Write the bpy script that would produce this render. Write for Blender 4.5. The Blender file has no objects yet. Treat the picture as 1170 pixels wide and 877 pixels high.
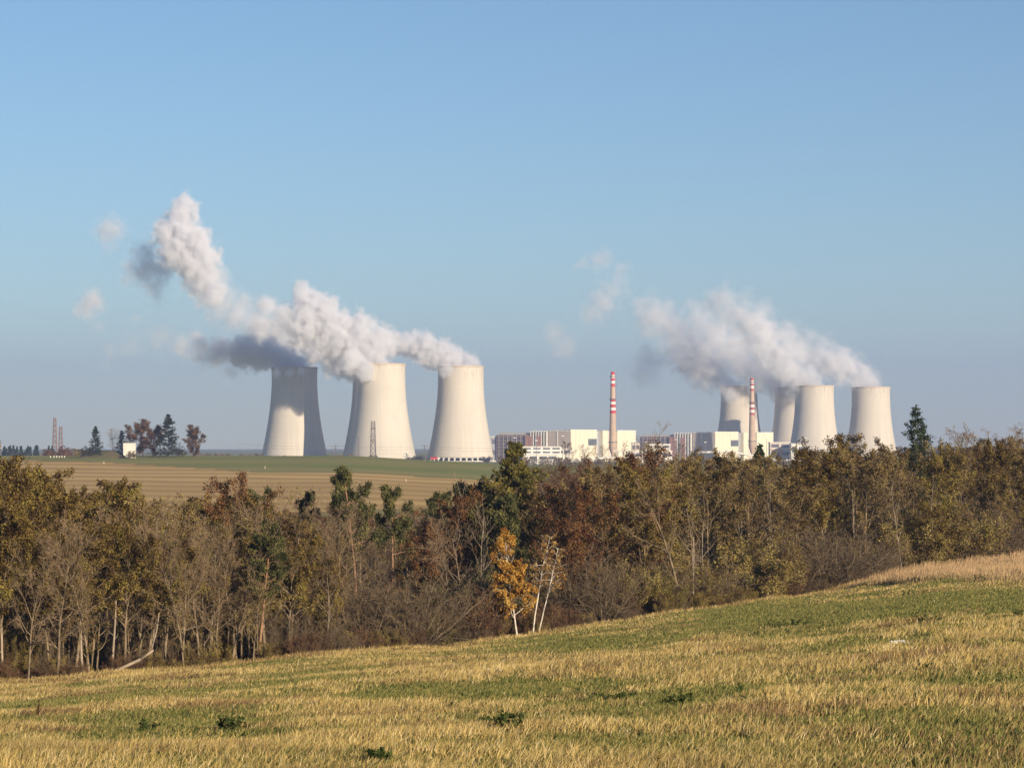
import bpy, math, random
import numpy as np
from math import sin, cos, pi, radians, sqrt
from mathutils import Vector, Matrix

# ------------------------------------------------------------------ scene, camera, sky, sun
S = bpy.context.scene
COL = S.collection
F = 2800.0                      # focal length in pixels of the 1170 px wide photograph
CX, CY, HOR = 585.0, 438.5, 505.0
PITCH = math.atan((HOR - CY) / F)
cam_d = bpy.data.cameras.new("camera")
cam_d.sensor_width = 36.0
cam_d.lens = 36.0 * F / 1170.0
cam_d.clip_start = 0.5
cam_d.clip_end = 40000.0
cam = bpy.data.objects.new("camera", cam_d)
COL.objects.link(cam)
cam.location = (0, 0, 0)
cam.rotation_euler = (pi / 2 + PITCH, 0, 0)
S.camera = cam

SUN_EL, SUN_AZ = radians(14.5), radians(36.0)      # azimuth measured to the right of straight behind the camera
SUNV = Vector((sin(SUN_AZ) * cos(SUN_EL), -cos(SUN_AZ) * cos(SUN_EL), sin(SUN_EL)))
W = bpy.data.worlds.new("World")
S.world = W
W.use_nodes = True
wn, wl = W.node_tree.nodes, W.node_tree.links
bg = wn['Background']
sky = wn.new('ShaderNodeTexSky')
sky.sky_type = 'NISHITA'
sky.sun_disc = False
sky.sun_elevation = SUN_EL
sky.sun_rotation = pi - SUN_AZ
sky.altitude = 380
sky.air_density = 1.0
sky.dust_density = 0.05
sky.ozone_density = 3.0
tint = wn.new('ShaderNodeMix'); tint.data_type = 'RGBA'; tint.blend_type = 'MULTIPLY'; tint.inputs[0].default_value = 1.0
tint.inputs[7].default_value = (0.90, 1.0, 1.06, 1)      # cooler white balance of the whole sky
wl.new(sky.outputs[0], tint.inputs[6]); wl.new(tint.outputs[2], bg.inputs[0])
bg.inputs[1].default_value = 0.070
sd = bpy.data.lights.new("sun", 'SUN')
sd.energy = 5.0
sd.angle = radians(0.55)
sd.color = (1.0, 0.84, 0.64)
sun = bpy.data.objects.new("sun", sd)
COL.objects.link(sun)
sun.rotation_euler = SUNV.to_track_quat('Z', 'Y').to_euler()
S.view_settings.view_transform = 'Standard'
S.view_settings.look = 'None'
S.view_settings.exposure = 0.68
S.view_settings.gamma = 1.0
S.render.engine = 'CYCLES'
cy = S.cycles
cy.use_denoising = True
cy.max_bounces = 8
cy.diffuse_bounces = 2
cy.glossy_bounces = 1
cy.transmission_bounces = 2
cy.transparent_max_bounces = 128
cy.volume_bounces = 6
cy.volume_step_rate = 1.5
cy.volume_max_steps = 512
cy.use_adaptive_sampling = True
cy.adaptive_threshold = 0.02

HAZE_DENSITY = 0.0001

# ------------------------------------------------------------------ helpers
def at(px, py, Y):
    """world point seen at photo pixel (px, py) at distance Y along +y"""
    a, b = (px - CX) / F, (CY - py) / F
    d = Vector((a, cos(PITCH) - b * sin(PITCH), sin(PITCH) + b * cos(PITCH)))
    return d * (Y / d.y)

def tag(o, label=None, cat=None, group=None, kind=None):
    if label: o['label'] = label
    if cat: o['category'] = cat
    if group: o['group'] = group
    if kind: o['kind'] = kind
    return o

def empty(name, loc, rz=0.0):
    o = bpy.data.objects.new(name, None)
    COL.objects.link(o)
    o.location = loc
    o.rotation_euler = (0, 0, rz)
    o.empty_display_size = 0.5
    return o

def mesh_np(name, V, Fs, smooth=False, col=None, mats=None, midx=None):
    """V (n,3); Fs list of (m,k) int arrays"""
    me = bpy.data.meshes.new(name)
    V = np.asarray(V, np.float32)
    Fs = [np.asarray(f, np.int32) for f in Fs if len(f)]
    me.vertices.add(len(V))
    me.vertices.foreach_set('co', V.ravel())
    loops = np.concatenate([f.ravel() for f in Fs])
    tot = np.concatenate([np.full(len(f), f.shape[1], np.int32) for f in Fs])
    start = np.concatenate([[0], np.cumsum(tot)[:-1]]).astype(np.int32)
    me.loops.add(len(loops))
    me.loops.foreach_set('vertex_index', loops)
    me.polygons.add(len(tot))
    me.polygons.foreach_set('loop_start', start)
    me.polygons.foreach_set('loop_total', tot)
    if midx is not None:
        me.polygons.foreach_set('material_index', np.asarray(midx, np.int32))
    me.polygons.foreach_set('use_smooth', np.full(len(tot), bool(smooth)))
    for m in (mats or []):
        me.materials.append(m)
    if col is not None:
        a = me.color_attributes.new('Col', 'FLOAT_COLOR', 'POINT')
        c = np.ones((len(V), 4), np.float32)
        c[:, :3] = col
        a.data.foreach_set('color', c.ravel())
    me.update(calc_edges=True)
    me.validate()
    return me

def link(name, me, parent=None, loc=None):
    o = bpy.data.objects.new(name, me)
    COL.objects.link(o)
    if parent: o.parent = parent
    if loc is not None: o.location = loc
    return o

class MB:
    """collects boxes, tubes, prisms; build() links them as ONE mesh object"""
    def __init__(s): s.v, s.q, s.t, s.n = [], [], [], 0
    def add(s, V, Q=None, T=None):
        V = np.asarray(V, float)
        s.v.append(V)
        if Q is not None and len(Q): s.q.append(np.asarray(Q, int) + s.n)
        if T is not None and len(T): s.t.append(np.asarray(T, int) + s.n)
        s.n += len(V)
        return s
    def box(s, x0, x1, y0, y1, z0, z1):
        V = [(x0,y0,z0),(x1,y0,z0),(x1,y1,z0),(x0,y1,z0),(x0,y0,z1),(x1,y0,z1),(x1,y1,z1),(x0,y1,z1)]
        return s.add(V, [(0,3,2,1),(4,5,6,7),(0,1,5,4),(1,2,6,5),(2,3,7,6),(3,0,4,7)])
    def tube(s, p0, p1, r0, r1=None, n=6, caps=True):
        r1 = r0 if r1 is None else r1
        p0, p1 = Vector(p0), Vector(p1)
        d = (p1 - p0).normalized()
        a = d.orthogonal().normalized(); b = d.cross(a)
        V = []
        for p, r in ((p0, r0), (p1, r1)):
            for k in range(n):
                t = 2 * pi * k / n
                V.append(p + a * (r * cos(t)) + b * (r * sin(t)))
        Q = [(k, (k + 1) % n, n + (k + 1) % n, n + k) for k in range(n)]
        T = []
        if caps:
            V += [p0, p1]
            T = [(2*n, (k+1) % n, k) for k in range(n)] + [(2*n+1, n+k, n+(k+1) % n) for k in range(n)]
        return s.add(V, Q, T)
    def lathe(s, prof, n=48, close=False):
        V = []
        for r, z in prof:
            for k in range(n):
                t = 2 * pi * k / n
                V.append((r * cos(t), r * sin(t), z))
        m = len(prof)
        Q = []
        for i in range(m if close else m - 1):
            j = (i + 1) % m
            for k in range(n):
                k2 = (k + 1) % n
                Q.append((i*n+k, i*n+k2, j*n+k2, j*n+k))
        return s.add(V, Q)
    def mesh(s, name, mat, smooth=False):
        return mesh_np(name, np.concatenate(s.v), [np.concatenate(a) for a in (s.q, s.t) if a], smooth, mats=[mat])
    def build(s, name, mat, parent=None, smooth=False):
        return link(name, s.mesh(name, mat, smooth), parent)

# ---- numpy noise
_rs = np.random.RandomState(7)
_LAT = _rs.rand(32, 32, 32).astype(np.float32)
def vnoise(P):
    P = np.asarray(P, np.float32)
    i = np.floor(P).astype(np.int32); f = P - i
    f = f * f * (3 - 2 * f)
    i0 = i & 31; i1 = (i + 1) & 31
    x0, y0, z0 = i0[:, 0], i0[:, 1], i0[:, 2]; x1, y1, z1 = i1[:, 0], i1[:, 1], i1[:, 2]
    fx, fy, fz = f[:, 0], f[:, 1], f[:, 2]
    def lp(a, b, t): return a + (b - a) * t
    a = lp(lp(_LAT[x0,y0,z0], _LAT[x1,y0,z0], fx), lp(_LAT[x0,y1,z0], _LAT[x1,y1,z0], fx), fy)
    b = lp(lp(_LAT[x0,y0,z1], _LAT[x1,y0,z1], fx), lp(_LAT[x0,y1,z1], _LAT[x1,y1,z1], fx), fy)
    return lp(a, b, fz)
def fbm(P, octs=4, gain=0.5):
    P = np.asarray(P, np.float32); s = 0; a = 1; t = 0
    for o in range(octs):
        s = s + a * vnoise(P * (2.03 ** o) + 11.3 * o); t += a; a *= gain
    return s / t
def n2(x, y, sc, off=0.0, octs=3):
    x = np.asarray(x, float).ravel(); y = np.asarray(y, float).ravel()
    return fbm(np.stack([x / sc + off, y / sc + 3.7 * off, np.full_like(x, off * 1.3)], 1), octs)
def sstep(a, b, x):
    t = np.clip((x - a) / (b - a), 0, 1); return t * t * (3 - 2 * t)

# ---- materials
def mat_new(name):
    m = bpy.data.materials.new(name); m.use_nodes = True
    nt = m.node_tree; nt.nodes.clear()
    out = nt.nodes.new('ShaderNodeOutputMaterial')
    return m, nt, out
def mix_col(nt, fac, a, b, mode='MIX'):
    n = nt.nodes.new('ShaderNodeMix'); n.data_type = 'RGBA'; n.blend_type = mode
    for sock, v in ((n.inputs[0], fac), (n.inputs[6], a), (n.inputs[7], b)):
        if hasattr(v, 'is_linked') or isinstance(v, bpy.types.NodeSocket): nt.links.new(v, sock)
        elif isinstance(v, (tuple, list)): sock.default_value = (*v, 1) if len(v) == 3 else v
        else: sock.default_value = v
    return n.outputs[2]
def noise_fac(nt, scale, lo=0.35, hi=0.65, detail=4, vec=None, sc3=None, coord='Object'):
    tc = nt.nodes.new('ShaderNodeTexCoord'); src = vec or tc.outputs[coord]
    if sc3:
        mp = nt.nodes.new('ShaderNodeMapping'); nt.links.new(src, mp.inputs[0]); mp.inputs[3].default_value = sc3; src = mp.outputs[0]
    n = nt.nodes.new('ShaderNodeTexNoise'); n.inputs['Scale'].default_value = scale; n.inputs['Detail'].default_value = detail
    nt.links.new(src, n.inputs['Vector'])
    r = nt.nodes.new('ShaderNodeMapRange'); r.inputs[1].default_value = lo; r.inputs[2].default_value = hi
    nt.links.new(n.outputs[0], r.inputs[0])
    return r.outputs[0]
def plain(name, c1, c2=None, scale=0.3, rough=0.85, sc3=None, lo=0.35, hi=0.65, c3=None, scale3=2.0):
    m, nt, out = mat_new(name)
    b = nt.nodes.new('ShaderNodeBsdfPrincipled'); b.inputs['Roughness'].default_value = rough
    b.inputs['Specular IOR Level'].default_value = 0.25
    c = mix_col(nt, noise_fac(nt, scale, lo, hi, sc3=sc3), c1, c2 or tuple(x * 0.85 for x in c1))
    if c3: c = mix_col(nt, noise_fac(nt, scale3, 0.5, 0.75), c, c3)
    nt.links.new(c, b.inputs['Base Color']); nt.links.new(b.outputs[0], out.inputs[0])
    return m
def leaf_mat(name, cols, trans=0.25, vary=0.25):
    """cols: list of base colours spread over leaves through the vertex colour's value channel; whole plants differ by object random"""
    m, nt, out = mat_new(name)
    at_ = nt.nodes.new('ShaderNodeAttribute'); at_.attribute_name = 'Col'
    sep = nt.nodes.new('ShaderNodeSeparateColor'); nt.links.new(at_.outputs['Color'], sep.inputs[0])
    oi = nt.nodes.new('ShaderNodeObjectInfo')
    ad = nt.nodes.new('ShaderNodeMath'); ad.operation = 'MULTIPLY_ADD'
    nt.links.new(oi.outputs['Random'], ad.inputs[0]); ad.inputs[1].default_value = vary
    sb = nt.nodes.new('ShaderNodeMath'); sb.operation = 'SUBTRACT'; nt.links.new(sep.outputs[0], sb.inputs[0]); sb.inputs[1].default_value = vary / 2
    nt.links.new(sb.outputs[0], ad.inputs[2])
    rp = nt.nodes.new('ShaderNodeValToRGB'); nt.links.new(ad.outputs[0], rp.inputs[0])
    e = rp.color_ramp.elements
    while len(e) < len(cols): e.new(0.5)
    for i, c in enumerate(cols):
        e[i].position = i / (len(cols) - 1); e[i].color = (*c, 1)
    d = nt.nodes.new('ShaderNodeBsdfDiffuse'); nt.links.new(rp.outputs[0], d.inputs[0])
    t = nt.nodes.new('ShaderNodeBsdfTranslucent'); nt.links.new(rp.outputs[0], t.inputs[0])
    mx = nt.nodes.new('ShaderNodeMixShader'); mx.inputs[0].default_value = trans
    nt.links.new(d.outputs[0], mx.inputs[1]); nt.links.new(t.outputs[0], mx.inputs[2]); nt.links.new(mx.outputs[0], out.inputs[0])
    return m

M = {}
M['bark'] = plain('bark_grey_brown', (0.230,0.169,0.101), (0.101,0.077,0.050), 1.2, 0.95)
M['bark_dark'] = plain('bark_dark', (0.095, 0.072, 0.045), (0.05, 0.038, 0.026), 1.2, 0.95)
M['bark_twig'] = plain('bark_twigs', (0.232,0.162,0.095), (0.140,0.095,0.056), 0.5, 0.95)
M['bark_bush'] = plain('bark_bush_twigs', (0.138,0.097,0.055), (0.075,0.053,0.032), 0.5, 0.95)
M['bark_red'] = plain('bark_red_twigs', (0.125, 0.070, 0.042), (0.07, 0.043, 0.028), 0.5, 0.95)
M['bark_pale'] = plain('bark_pale_dead', (0.33, 0.26, 0.18), (0.20, 0.155, 0.11), 0.9, 0.9)
M['bark_pine'] = plain('bark_pine', (0.32, 0.175, 0.095), (0.17, 0.105, 0.07), 0.35, 0.9)
M['bark_birch'] = plain('bark_birch', (0.60, 0.54, 0.45), (0.44, 0.38, 0.31), 1.5, 0.8, c3=(0.10, 0.085, 0.07), scale3=2.6)
M['leaf_olive'] = leaf_mat('leaves_olive_brown', [(0.044,0.028,0.012),(0.135,0.086,0.028),(0.222,0.155,0.043),(0.228,0.183,0.048),(0.357,0.282,0.086)], 0.25, 0.35)
M['leaf_brown'] = leaf_mat('leaves_brown', [(0.048,0.035,0.018),(0.124,0.082,0.036),(0.213,0.144,0.057),(0.273,0.211,0.083)], 0.2, 0.3)
M['leaf_red'] = leaf_mat('leaves_russet', [(0.061,0.029,0.016),(0.127,0.057,0.029),(0.199,0.098,0.040),(0.199,0.122,0.050)], 0.25, 0.25)
M['leaf_oak'] = leaf_mat('leaves_oak_rust', [(0.045,0.03,0.018),(0.11,0.066,0.036),(0.19,0.108,0.055),(0.22,0.13,0.06)], 0.2, 0.25)
M['leaf_gold'] = leaf_mat('leaves_birch_gold', [(0.20,0.09,0.022),(0.40,0.20,0.038),(0.55,0.31,0.065),(0.58,0.38,0.10)], 0.3, 0.1)
M['leaf_yellow'] = leaf_mat('leaves_yellow_green', [(0.09,0.075,0.018),(0.17,0.15,0.03),(0.25,0.20,0.04)], 0.3, 0.2)
M['needle'] = leaf_mat('needles_pine', [(0.020,0.026,0.012),(0.072,0.074,0.030),(0.165,0.150,0.056)], 0.12, 0.3)
M['needle_dark'] = leaf_mat('needles_spruce', [(0.013,0.024,0.014),(0.028,0.044,0.022),(0.048,0.064,0.030)], 0.1, 0.3)
M['needle_larch'] = leaf_mat('needles_larch', [(0.037,0.039,0.014),(0.106,0.095,0.026),(0.206,0.169,0.040)], 0.2, 0.2)

# ------------------------------------------------------------------ terrain
EPX = np.array([-300, 0, 200, 400, 500, 600, 700, 800, 900, 1000, 1080, 1170, 1500], float)      # photo columns
EPY = np.array([800, 779, 762, 744, 737, 723, 708, 692, 677, 660, 645, 636, 605], float)         # meadow's far edge there
EDD = np.array([165, 172, 180, 192, 200, 210, 218, 226, 236, 246, 256, 264, 280], float)         # its distance
def zpix(py, D): return -(py - HOR) / F * D
def col_profile(k):
    D, z = EDD[k], zpix(EPY[k], EDD[k])
    px = EPX[k]
    y = [-60, 0, 18, 50, D]
    zz = [0.3, -1.7, -3.7, -7.0, z]
    t = sstep(380, 640, px)          # 0 left, 1 right
    def L(a, b): return a + (b - a) * t
    # valley behind the edge, far slope with the fields, ridge, plain
    y += [D + 12, D + 60, D + 160, 620, 900, 1150, 1400, 1700, 2300, 3000, 6000, 14000]
    zz += [z - 1.0, z - 4.5, z - 7.5 if px < 900 else z - 12, L(-27.5, -28), L(-26.2, -27), L(-17.5, -21.5), L(-7.6, -14.2), L(-9.5, -17), L(-17, -22), L(-23, -26), -28, -40]
    return np.array(y, float), np.array(zz, float)
RP = 1500 - 90 * 0
EPY = EPY + 5.0
EDD = EDD
_prof = [col_profile(k) for k in range(len(EPX))]
def ridge_fix(px, y, z):
    """the crest line with the fields falls gently towards the right of the picture"""
    return z
def ground_z(x, y):
    x = np.atleast_1d(np.asarray(x, float)); y = np.atleast_1d(np.asarray(y, float))
    px = np.clip(x / np.maximum(y, 45.0) * F + CX, -299, 1499)
    out = np.zeros_like(px)
    offs = (-0.05, -0.025, 0, 0.025, 0.05)
    Z = np.stack([sum(np.interp(y + o * (np.abs(y) + 10), p[0], p[1]) for o in offs) / len(offs) for p in _prof])
    k = np.clip(np.searchsorted(EPX, px, side='right') - 1, 0, len(EPX) - 2)
    t = (px - EPX[k]) / (EPX[k + 1] - EPX[k]); t = t * t * (3 - 2 * t) * 0.5 + t * 0.5
    idx = np.arange(len(px))
    out = Z[k, idx] * (1 - t) + Z[k + 1, idx] * t
    near = sstep(5, 30, y) * (1 - sstep(300, 500, y))
    out = out + near * (n2(x, y, 14, 1.0, 2) - 0.5) * 0.55 + near * (n2(x, y, 2.6, 2.0, 2) - 0.5) * 0.12
    return out
def gz(x, y): return float(ground_z([x], [y])[0])
def edge_D(px): return np.interp(px, EPX, EDD)

def build_ground():
    yp = np.geomspace(4.0, 14000.0, 820)
    ys = yp - 34.0
    us = np.linspace(-0.62, 0.62, 460)
    X = us[None, :] * (yp[:, None] + 10); Y = np.repeat(ys[:, None], len(us), 1)
    Z = ground_z(X.ravel(), Y.ravel())
    V = np.stack([X.ravel(), Y.ravel(), Z], 1)
    r, c = len(ys), len(us)
    i = (np.arange(r - 1)[:, None] * c + np.arange(c - 1)[None, :]).ravel()
    Q = np.stack([i, i + 1, i + c + 1, i + c], 1)
    # zones: R = meadow, G = green crop, B = stubble ; remainder = litter / plain
    x, y = V[:, 0], V[:, 1]
    px = x / np.maximum(y, 45) * F + CX
    d = edge_D(px) + (n2(x, y, 3.0, 5.0, 2) - 0.5) * 3.0
    mead = 1 - sstep(-1.0, 1.5, y - d)
    # field boundaries run slightly oblique to the view
    upper = np.interp(px, [30, 120, 300, 555, 700], [1345, 1318, 1215, 1205, 1205]) + (n2(x, y, 60, 3.3, 2) - 0.5) * 14      # above this: green crop up to the crest
    low = np.interp(px, [0, 300, 450, 585], [760, 880, 930, 985])
    stub = (y > low) & (y < upper) & (px < 640)
    crop = (y >= upper) & (y < 2600) & (px < 900)
    low_crop = (y <= low) & (y > low - 130) & (px < 700)
    far = (y >= 2600)
    zone = np.zeros((len(V), 3), np.float32)
    zone[:, 0] = mead
    zone[:, 1] = (crop | low_crop | far) * 1.0
    zone[:, 2] = stub * 1.0
    me = mesh_np('ground', V, [Q], True, col=zone)
    m, nt, out = mat_new('ground_mixed')
    L = nt.links
    a = nt.nodes.new('ShaderNodeAttribute'); a.attribute_name = 'Col'
    sp = nt.nodes.new('ShaderNodeSeparateColor'); L.new(a.outputs['Color'], sp.inputs[0])
    litter = mix_col(nt, noise_fac(nt, 0.8), (0.040, 0.026, 0.016), (0.075, 0.046, 0.026))
    crop = mix_col(nt, noise_fac(nt, 0.02, 0.4, 0.6, 5, sc3=(0.12, 1, 1)), (0.22, 0.235, 0.070), (0.31, 0.27, 0.10))
    stub = mix_col(nt, noise_fac(nt, 0.02, sc3=(0.2, 1, 1)), (0.66, 0.44, 0.17), (0.53, 0.35, 0.135))
    # drilled rows in the stubble
    tc = nt.nodes.new('ShaderNodeTexCoord')
    wv = nt.nodes.new('ShaderNodeTexWave'); wv.bands_direction = 'Y'; wv.inputs['Scale'].default_value = 0.0085
    wv.inputs['Distortion'].default_value = 5.0; wv.inputs['Detail'].default_value = 4; wv.inputs['Detail Scale'].default_value = 1.1
    mp = nt.nodes.new('ShaderNodeMapping'); mp.inputs[2].default_value = (0, 0, radians(9))
    L.new(tc.outputs['Object'], mp.inputs[0]); L.new(mp.outputs[0], wv.inputs[0])
    stub = mix_col(nt, wv.outputs[1], stub, (0.44, 0.28, 0.105))
    mead = mix_col(nt, noise_fac(nt, 0.35, 0.4, 0.6), (0.13, 0.095, 0.04), (0.07, 0.072, 0.022))
    c = mix_col(nt, sp.outputs[1], litter, crop)
    c = mix_col(nt, sp.outputs[2], c, stub)
    c = mix_col(nt, sp.outputs[0], c, mead)
    b = nt.nodes.new('ShaderNodeBsdfDiffuse'); L.new(c, b.inputs[0]); L.new(b.outputs[0], out.inputs[0])
    me.materials.append(m)
    o = link('ground', me)
    tag(o, 'rolling autumn ground with meadow, wood floor and ploughed fields to the horizon', 'ground', kind='structure')
build_ground()

# ------------------------------------------------------------------ cooling towers
def tower_R(z): return 30.0 * sqrt(1 + ((z - 110) / 98.0) ** 2)
def concrete(name, base, dark):
    m, nt, out = mat_new(name); L = nt.links
    tc = nt.nodes.new('ShaderNodeTexCoord')
    sx = nt.nodes.new('ShaderNodeSeparateXYZ'); L.new(tc.outputs['Object'], sx.inputs[0])
    an = nt.nodes.new('ShaderNodeMath'); an.operation = 'ARCTAN2'; L.new(sx.outputs[1], an.inputs[0]); L.new(sx.outputs[0], an.inputs[1])
    ml = nt.nodes.new('ShaderNodeMath'); ml.operation = 'MULTIPLY'; L.new(an.outputs[0], ml.inputs[0]); ml.inputs[1].default_value = 20.0
    cb = nt.nodes.new('ShaderNodeCombineXYZ'); L.new(ml.outputs[0], cb.inputs[0]); L.new(sx.outputs[2], cb.inputs[2])
    streak = noise_fac(nt, 0.55, 0.42, 0.66, 3, vec=cb.outputs[0], sc3=(1, 1, 0.02))
    c = mix_col(nt, streak, base, tuple(x * 0.90 for x in base))
    blot = noise_fac(nt, 0.05, 0.45, 0.75, 4, vec=cb.outputs[0], sc3=(1, 1, 0.6))
    c = mix_col(nt, blot, c, tuple(x * 0.88 for x in base))
    # ribs: narrow meridian stripes, and casting rings
    sn = nt.nodes.new('ShaderNodeMath'); sn.operation = 'SINE'
    m2 = nt.nodes.new('ShaderNodeMath'); m2.operation = 'MULTIPLY'; L.new(an.outputs[0], m2.inputs[0]); m2.inputs[1].default_value = 84
    L.new(m2.outputs[0], sn.inputs[0])
    r1 = nt.nodes.new('ShaderNodeMapRange'); L.new(sn.outputs[0], r1.inputs[0]); r1.inputs[1].default_value = 0.55; r1.inputs[2].default_value = 1; r1.inputs[4].default_value = 0.35
    c = mix_col(nt, r1.outputs[0], c, dark)
    rg = nt.nodes.new('ShaderNodeTexWave'); rg.bands_direction = 'Z'; rg.inputs['Scale'].default_value = 0.045; L.new(tc.outputs['Object'], rg.inputs[0])
    r2 = nt.nodes.new('ShaderNodeMapRange'); L.new(rg.outputs[1], r2.inputs[0]); r2.inputs[1].default_value = 0.9; r2.inputs[4].default_value = 0.16
    c = mix_col(nt, r2.outputs[0], c, dark)
    # damp dirty streaks below the mouth, long uneven drips
    drip = noise_fac(nt, 0.35, 0.50, 0.72, 4, vec=cb.outputs[0], sc3=(1, 1, 0.12))
    zr = nt.nodes.new('ShaderNodeMapRange'); L.new(sx.outputs[2], zr.inputs[0]); zr.inputs[1].default_value = 104; zr.inputs[2].default_value = 124
    mm = nt.nodes.new('ShaderNodeMath'); mm.operation = 'MULTIPLY'; L.new(drip, mm.inputs[0]); L.new(zr.outputs[0], mm.inputs[1])
    m3 = nt.nodes.new('ShaderNodeMath'); m3.operation = 'MULTIPLY'; L.new(mm.outputs[0], m3.inputs[0]); m3.inputs[1].default_value = 0.9
    c = mix_col(nt, m3.outputs[0], c, (0.30, 0.21, 0.14))
    b = nt.nodes.new('ShaderNodeBsdfPrincipled'); b.inputs['Roughness'].default_value = 0.9; b.inputs['Specular IOR Level'].default_value = 0.2
    L.new(c, b.inputs['Base Color']); L.new(b.outputs[0], out.inputs[0])
    return m
M['tower'] = concrete('tower_concrete', (0.62, 0.56, 0.46), (0.46, 0.41, 0.33))
M['tower_rim'] = plain('tower_rim_concrete', (0.60, 0.50, 0.38), (0.44, 0.34, 0.25), 0.3)
M['basin'] = plain('basin_dark', (0.05, 0.05, 0.05), (0.03, 0.03, 0.032), 0.2)
M['white_concrete'] = plain('white_concrete', (0.72, 0.68, 0.58), (0.60, 0.56, 0.48), 0.3)

TZ0 = 4.6
prof = [(tower_R(z), z) for z in np.linspace(TZ0, 124, 46)] + [(tower_R(z) - 0.7, z) for z in np.linspace(124, TZ0, 30)]
shell_me = MB().lathe(prof, 128, close=True).mesh('shell', M['tower'], True)
Rt = tower_R(125)
rim_me = MB().lathe([(Rt + 0.7, 122.9), (Rt + 0.7, 124.6), (Rt - 1.0, 124.6), (Rt - 1.0, 122.9)], 96, close=True).mesh('rim', M['tower_rim'])
fill_me = MB().lathe([(34.0, 0.5), (34.0, 4.5), (0.05, 4.5)], 64).mesh('inner_fill', M['basin'])
basin_me = MB().lathe([(48.0, -8.0), (48.0, 0.8), (47.3, 0.8), (47.3, 0.2), (0.05, 0.2)], 64).mesh('basin', M['white_concrete'])
col_me = MB()
_r0, _r1 = 45.6, tower_R(TZ0)
for s_ in (-1, 1):
    col_me.tube((_r0, 0, 0.3), (_r1 - 0.2, s_ * 1.0, TZ0 + 0.25), 0.75, 0.6, 8)
column_me = col_me.mesh('column', M['white_concrete'])
NCOL = 36
def cooling_tower(px, ytop, D, label, group):
    top = at(px, ytop, D)
    base_z = top.z - 124.6
    t = empty('cooling_tower', (top.x, D, base_z), random.Random(px).random() * 6)
    tag(t, label, 'cooling tower', group)
    link('shell', shell_me, t); link('rim', rim_me, t); link('inner_fill', fill_me, t); link('basin', basin_me, t)
    for k in range(NCOL):
        c = link('column', column_me, t); c.rotation_euler = (0, 0, 2 * pi * k / NCOL)
    return t
DL, DR = 3215.0, 3880.0
TOW = {}
gL, gR = 'cooling towers of the left cluster', 'cooling towers of the right cluster'
TOW['t1'] = cooling_tower(336.5, 419.5, DL + 20, 'leftmost cooling tower, its upper half in the shadow of the steam', gL)
TOW['t2b'] = cooling_tower(436.0, 415.5, DL - 105, 'pale sunlit cooling tower behind the dark bush and lattice mast', gL)
TOW['t2a'] = cooling_tower(428.5, 421.0, DL + 110, 'shaded cooling tower mostly hidden behind the sunlit one with the mast', gL)
TOW['t3'] = cooling_tower(526.5, 418.5, DL + 10, 'sunlit cooling tower at the right of the left cluster, next to the mauve hall', gL)
TOW['t5'] = cooling_tower(844.5, 441.0, DR + 160, 'shaded cooling tower behind the second striped chimney', gR)
TOW['t6'] = cooling_tower(906.5, 442.5, DR + 120, 'cooling tower half hidden behind the front one of the right cluster', gR)
TOW['t7'] = cooling_tower(930.5, 440.5, DR - 60, 'front cooling tower of the right cluster, sunlit and right of the second chimney', gR)
TOW['t8'] = cooling_tower(995.0, 442.0, DR, 'rightmost cooling tower, standing alone above the wood', gR)

# ------------------------------------------------------------------ striped chimneys
M['chimney'] = plain('chimney_concrete', (0.52, 0.38, 0.27), (0.44, 0.32, 0.23), 0.1)
M['red'] = plain('red_band_paint', (0.55, 0.055, 0.05), (0.45, 0.05, 0.045), 0.3)
M['red_hazed'] = plain('hazed_red_band', (0.42, 0.13, 0.11), (0.36, 0.12, 0.10), 0.3)  # muted red: distance haze on the farther chimney mixed into the colour
M['white'] = plain('white_paint', (0.80, 0.76, 0.68), (0.70, 0.66, 0.58), 0.2)
M['steel'] = plain('grey_steel', (0.22, 0.21, 0.20), (0.15, 0.14, 0.14), 0.3, 0.6)
def chimney(px, ytop, ybase, D, label, redm='red'):
    b = at(px, ybase, D); H = at(px, ytop, D).z - b.z
    t = empty('striped_chimney', (b.x, D, b.z)); tag(t, label, 'chimney', 'striped plant chimneys')
    zt = lambda f: H * f
    R = lambda f: 5.0 - 2.4 * f ** 0.75 if f < 0.6 else 3.36 - 0.9 * (f - 0.6) / 0.4
    def band(f0, f1, mat, name, ext=0.0):
        n = 5
        p = [(R(f) + ext, zt(f)) for f in np.linspace(f0, f1, n)]
        MB().lathe(p, 32).build(name, mat, t, True)
    y2f = lambda z: 1 - (z - 66) / (465 - 66.0)
    band(-0.12, y2f(278), M['chimney'], 'shaft')
    seq = [(278, 262, 'red'), (262, 248, 'white'), (248, 232, 'red'), (232, 218, 'white'), (218, 205, 'red')]
    for a, b_, c in seq: band(y2f(a), y2f(b_), M[redm if c == 'red' else c], c + '_band')
    band(y2f(205), y2f(142), M['chimney'], 'shaft')
    for a, b_, c in [(142, 126, 'red'), (126, 112, 'white'), (112, 98, 'red'), (98, 82, 'white'), (82, 66, 'red')]:
        band(y2f(a), y2f(b_), M[redm if c == 'red' else c], c + '_band')
    for f in (y2f(425), y2f(205), y2f(90)):
        MB().lathe([(R(f) + 0.1, zt(f) - 0.4), (R(f) + 1.3, zt(f) - 0.4), (R(f) + 1.3, zt(f) + 0.7), (R(f) + 0.1, zt(f) + 0.7)], 28).build('gallery', M['steel'], t)
    MB().lathe([(R(1), zt(1)), (R(1) - 0.5, zt(1) + 0.02), (R(1) - 0.5, zt(1) - 6), (0.05, zt(1) - 6)], 28).build('mouth', M['basin'], t)
    m = MB()
    m.box(R(0.5) + 0.2, R(0.5) + 0.6, -0.4, 0.4, H * 0.4, H * 0.985)
    m.build('ladder', M['steel'], t)
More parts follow.
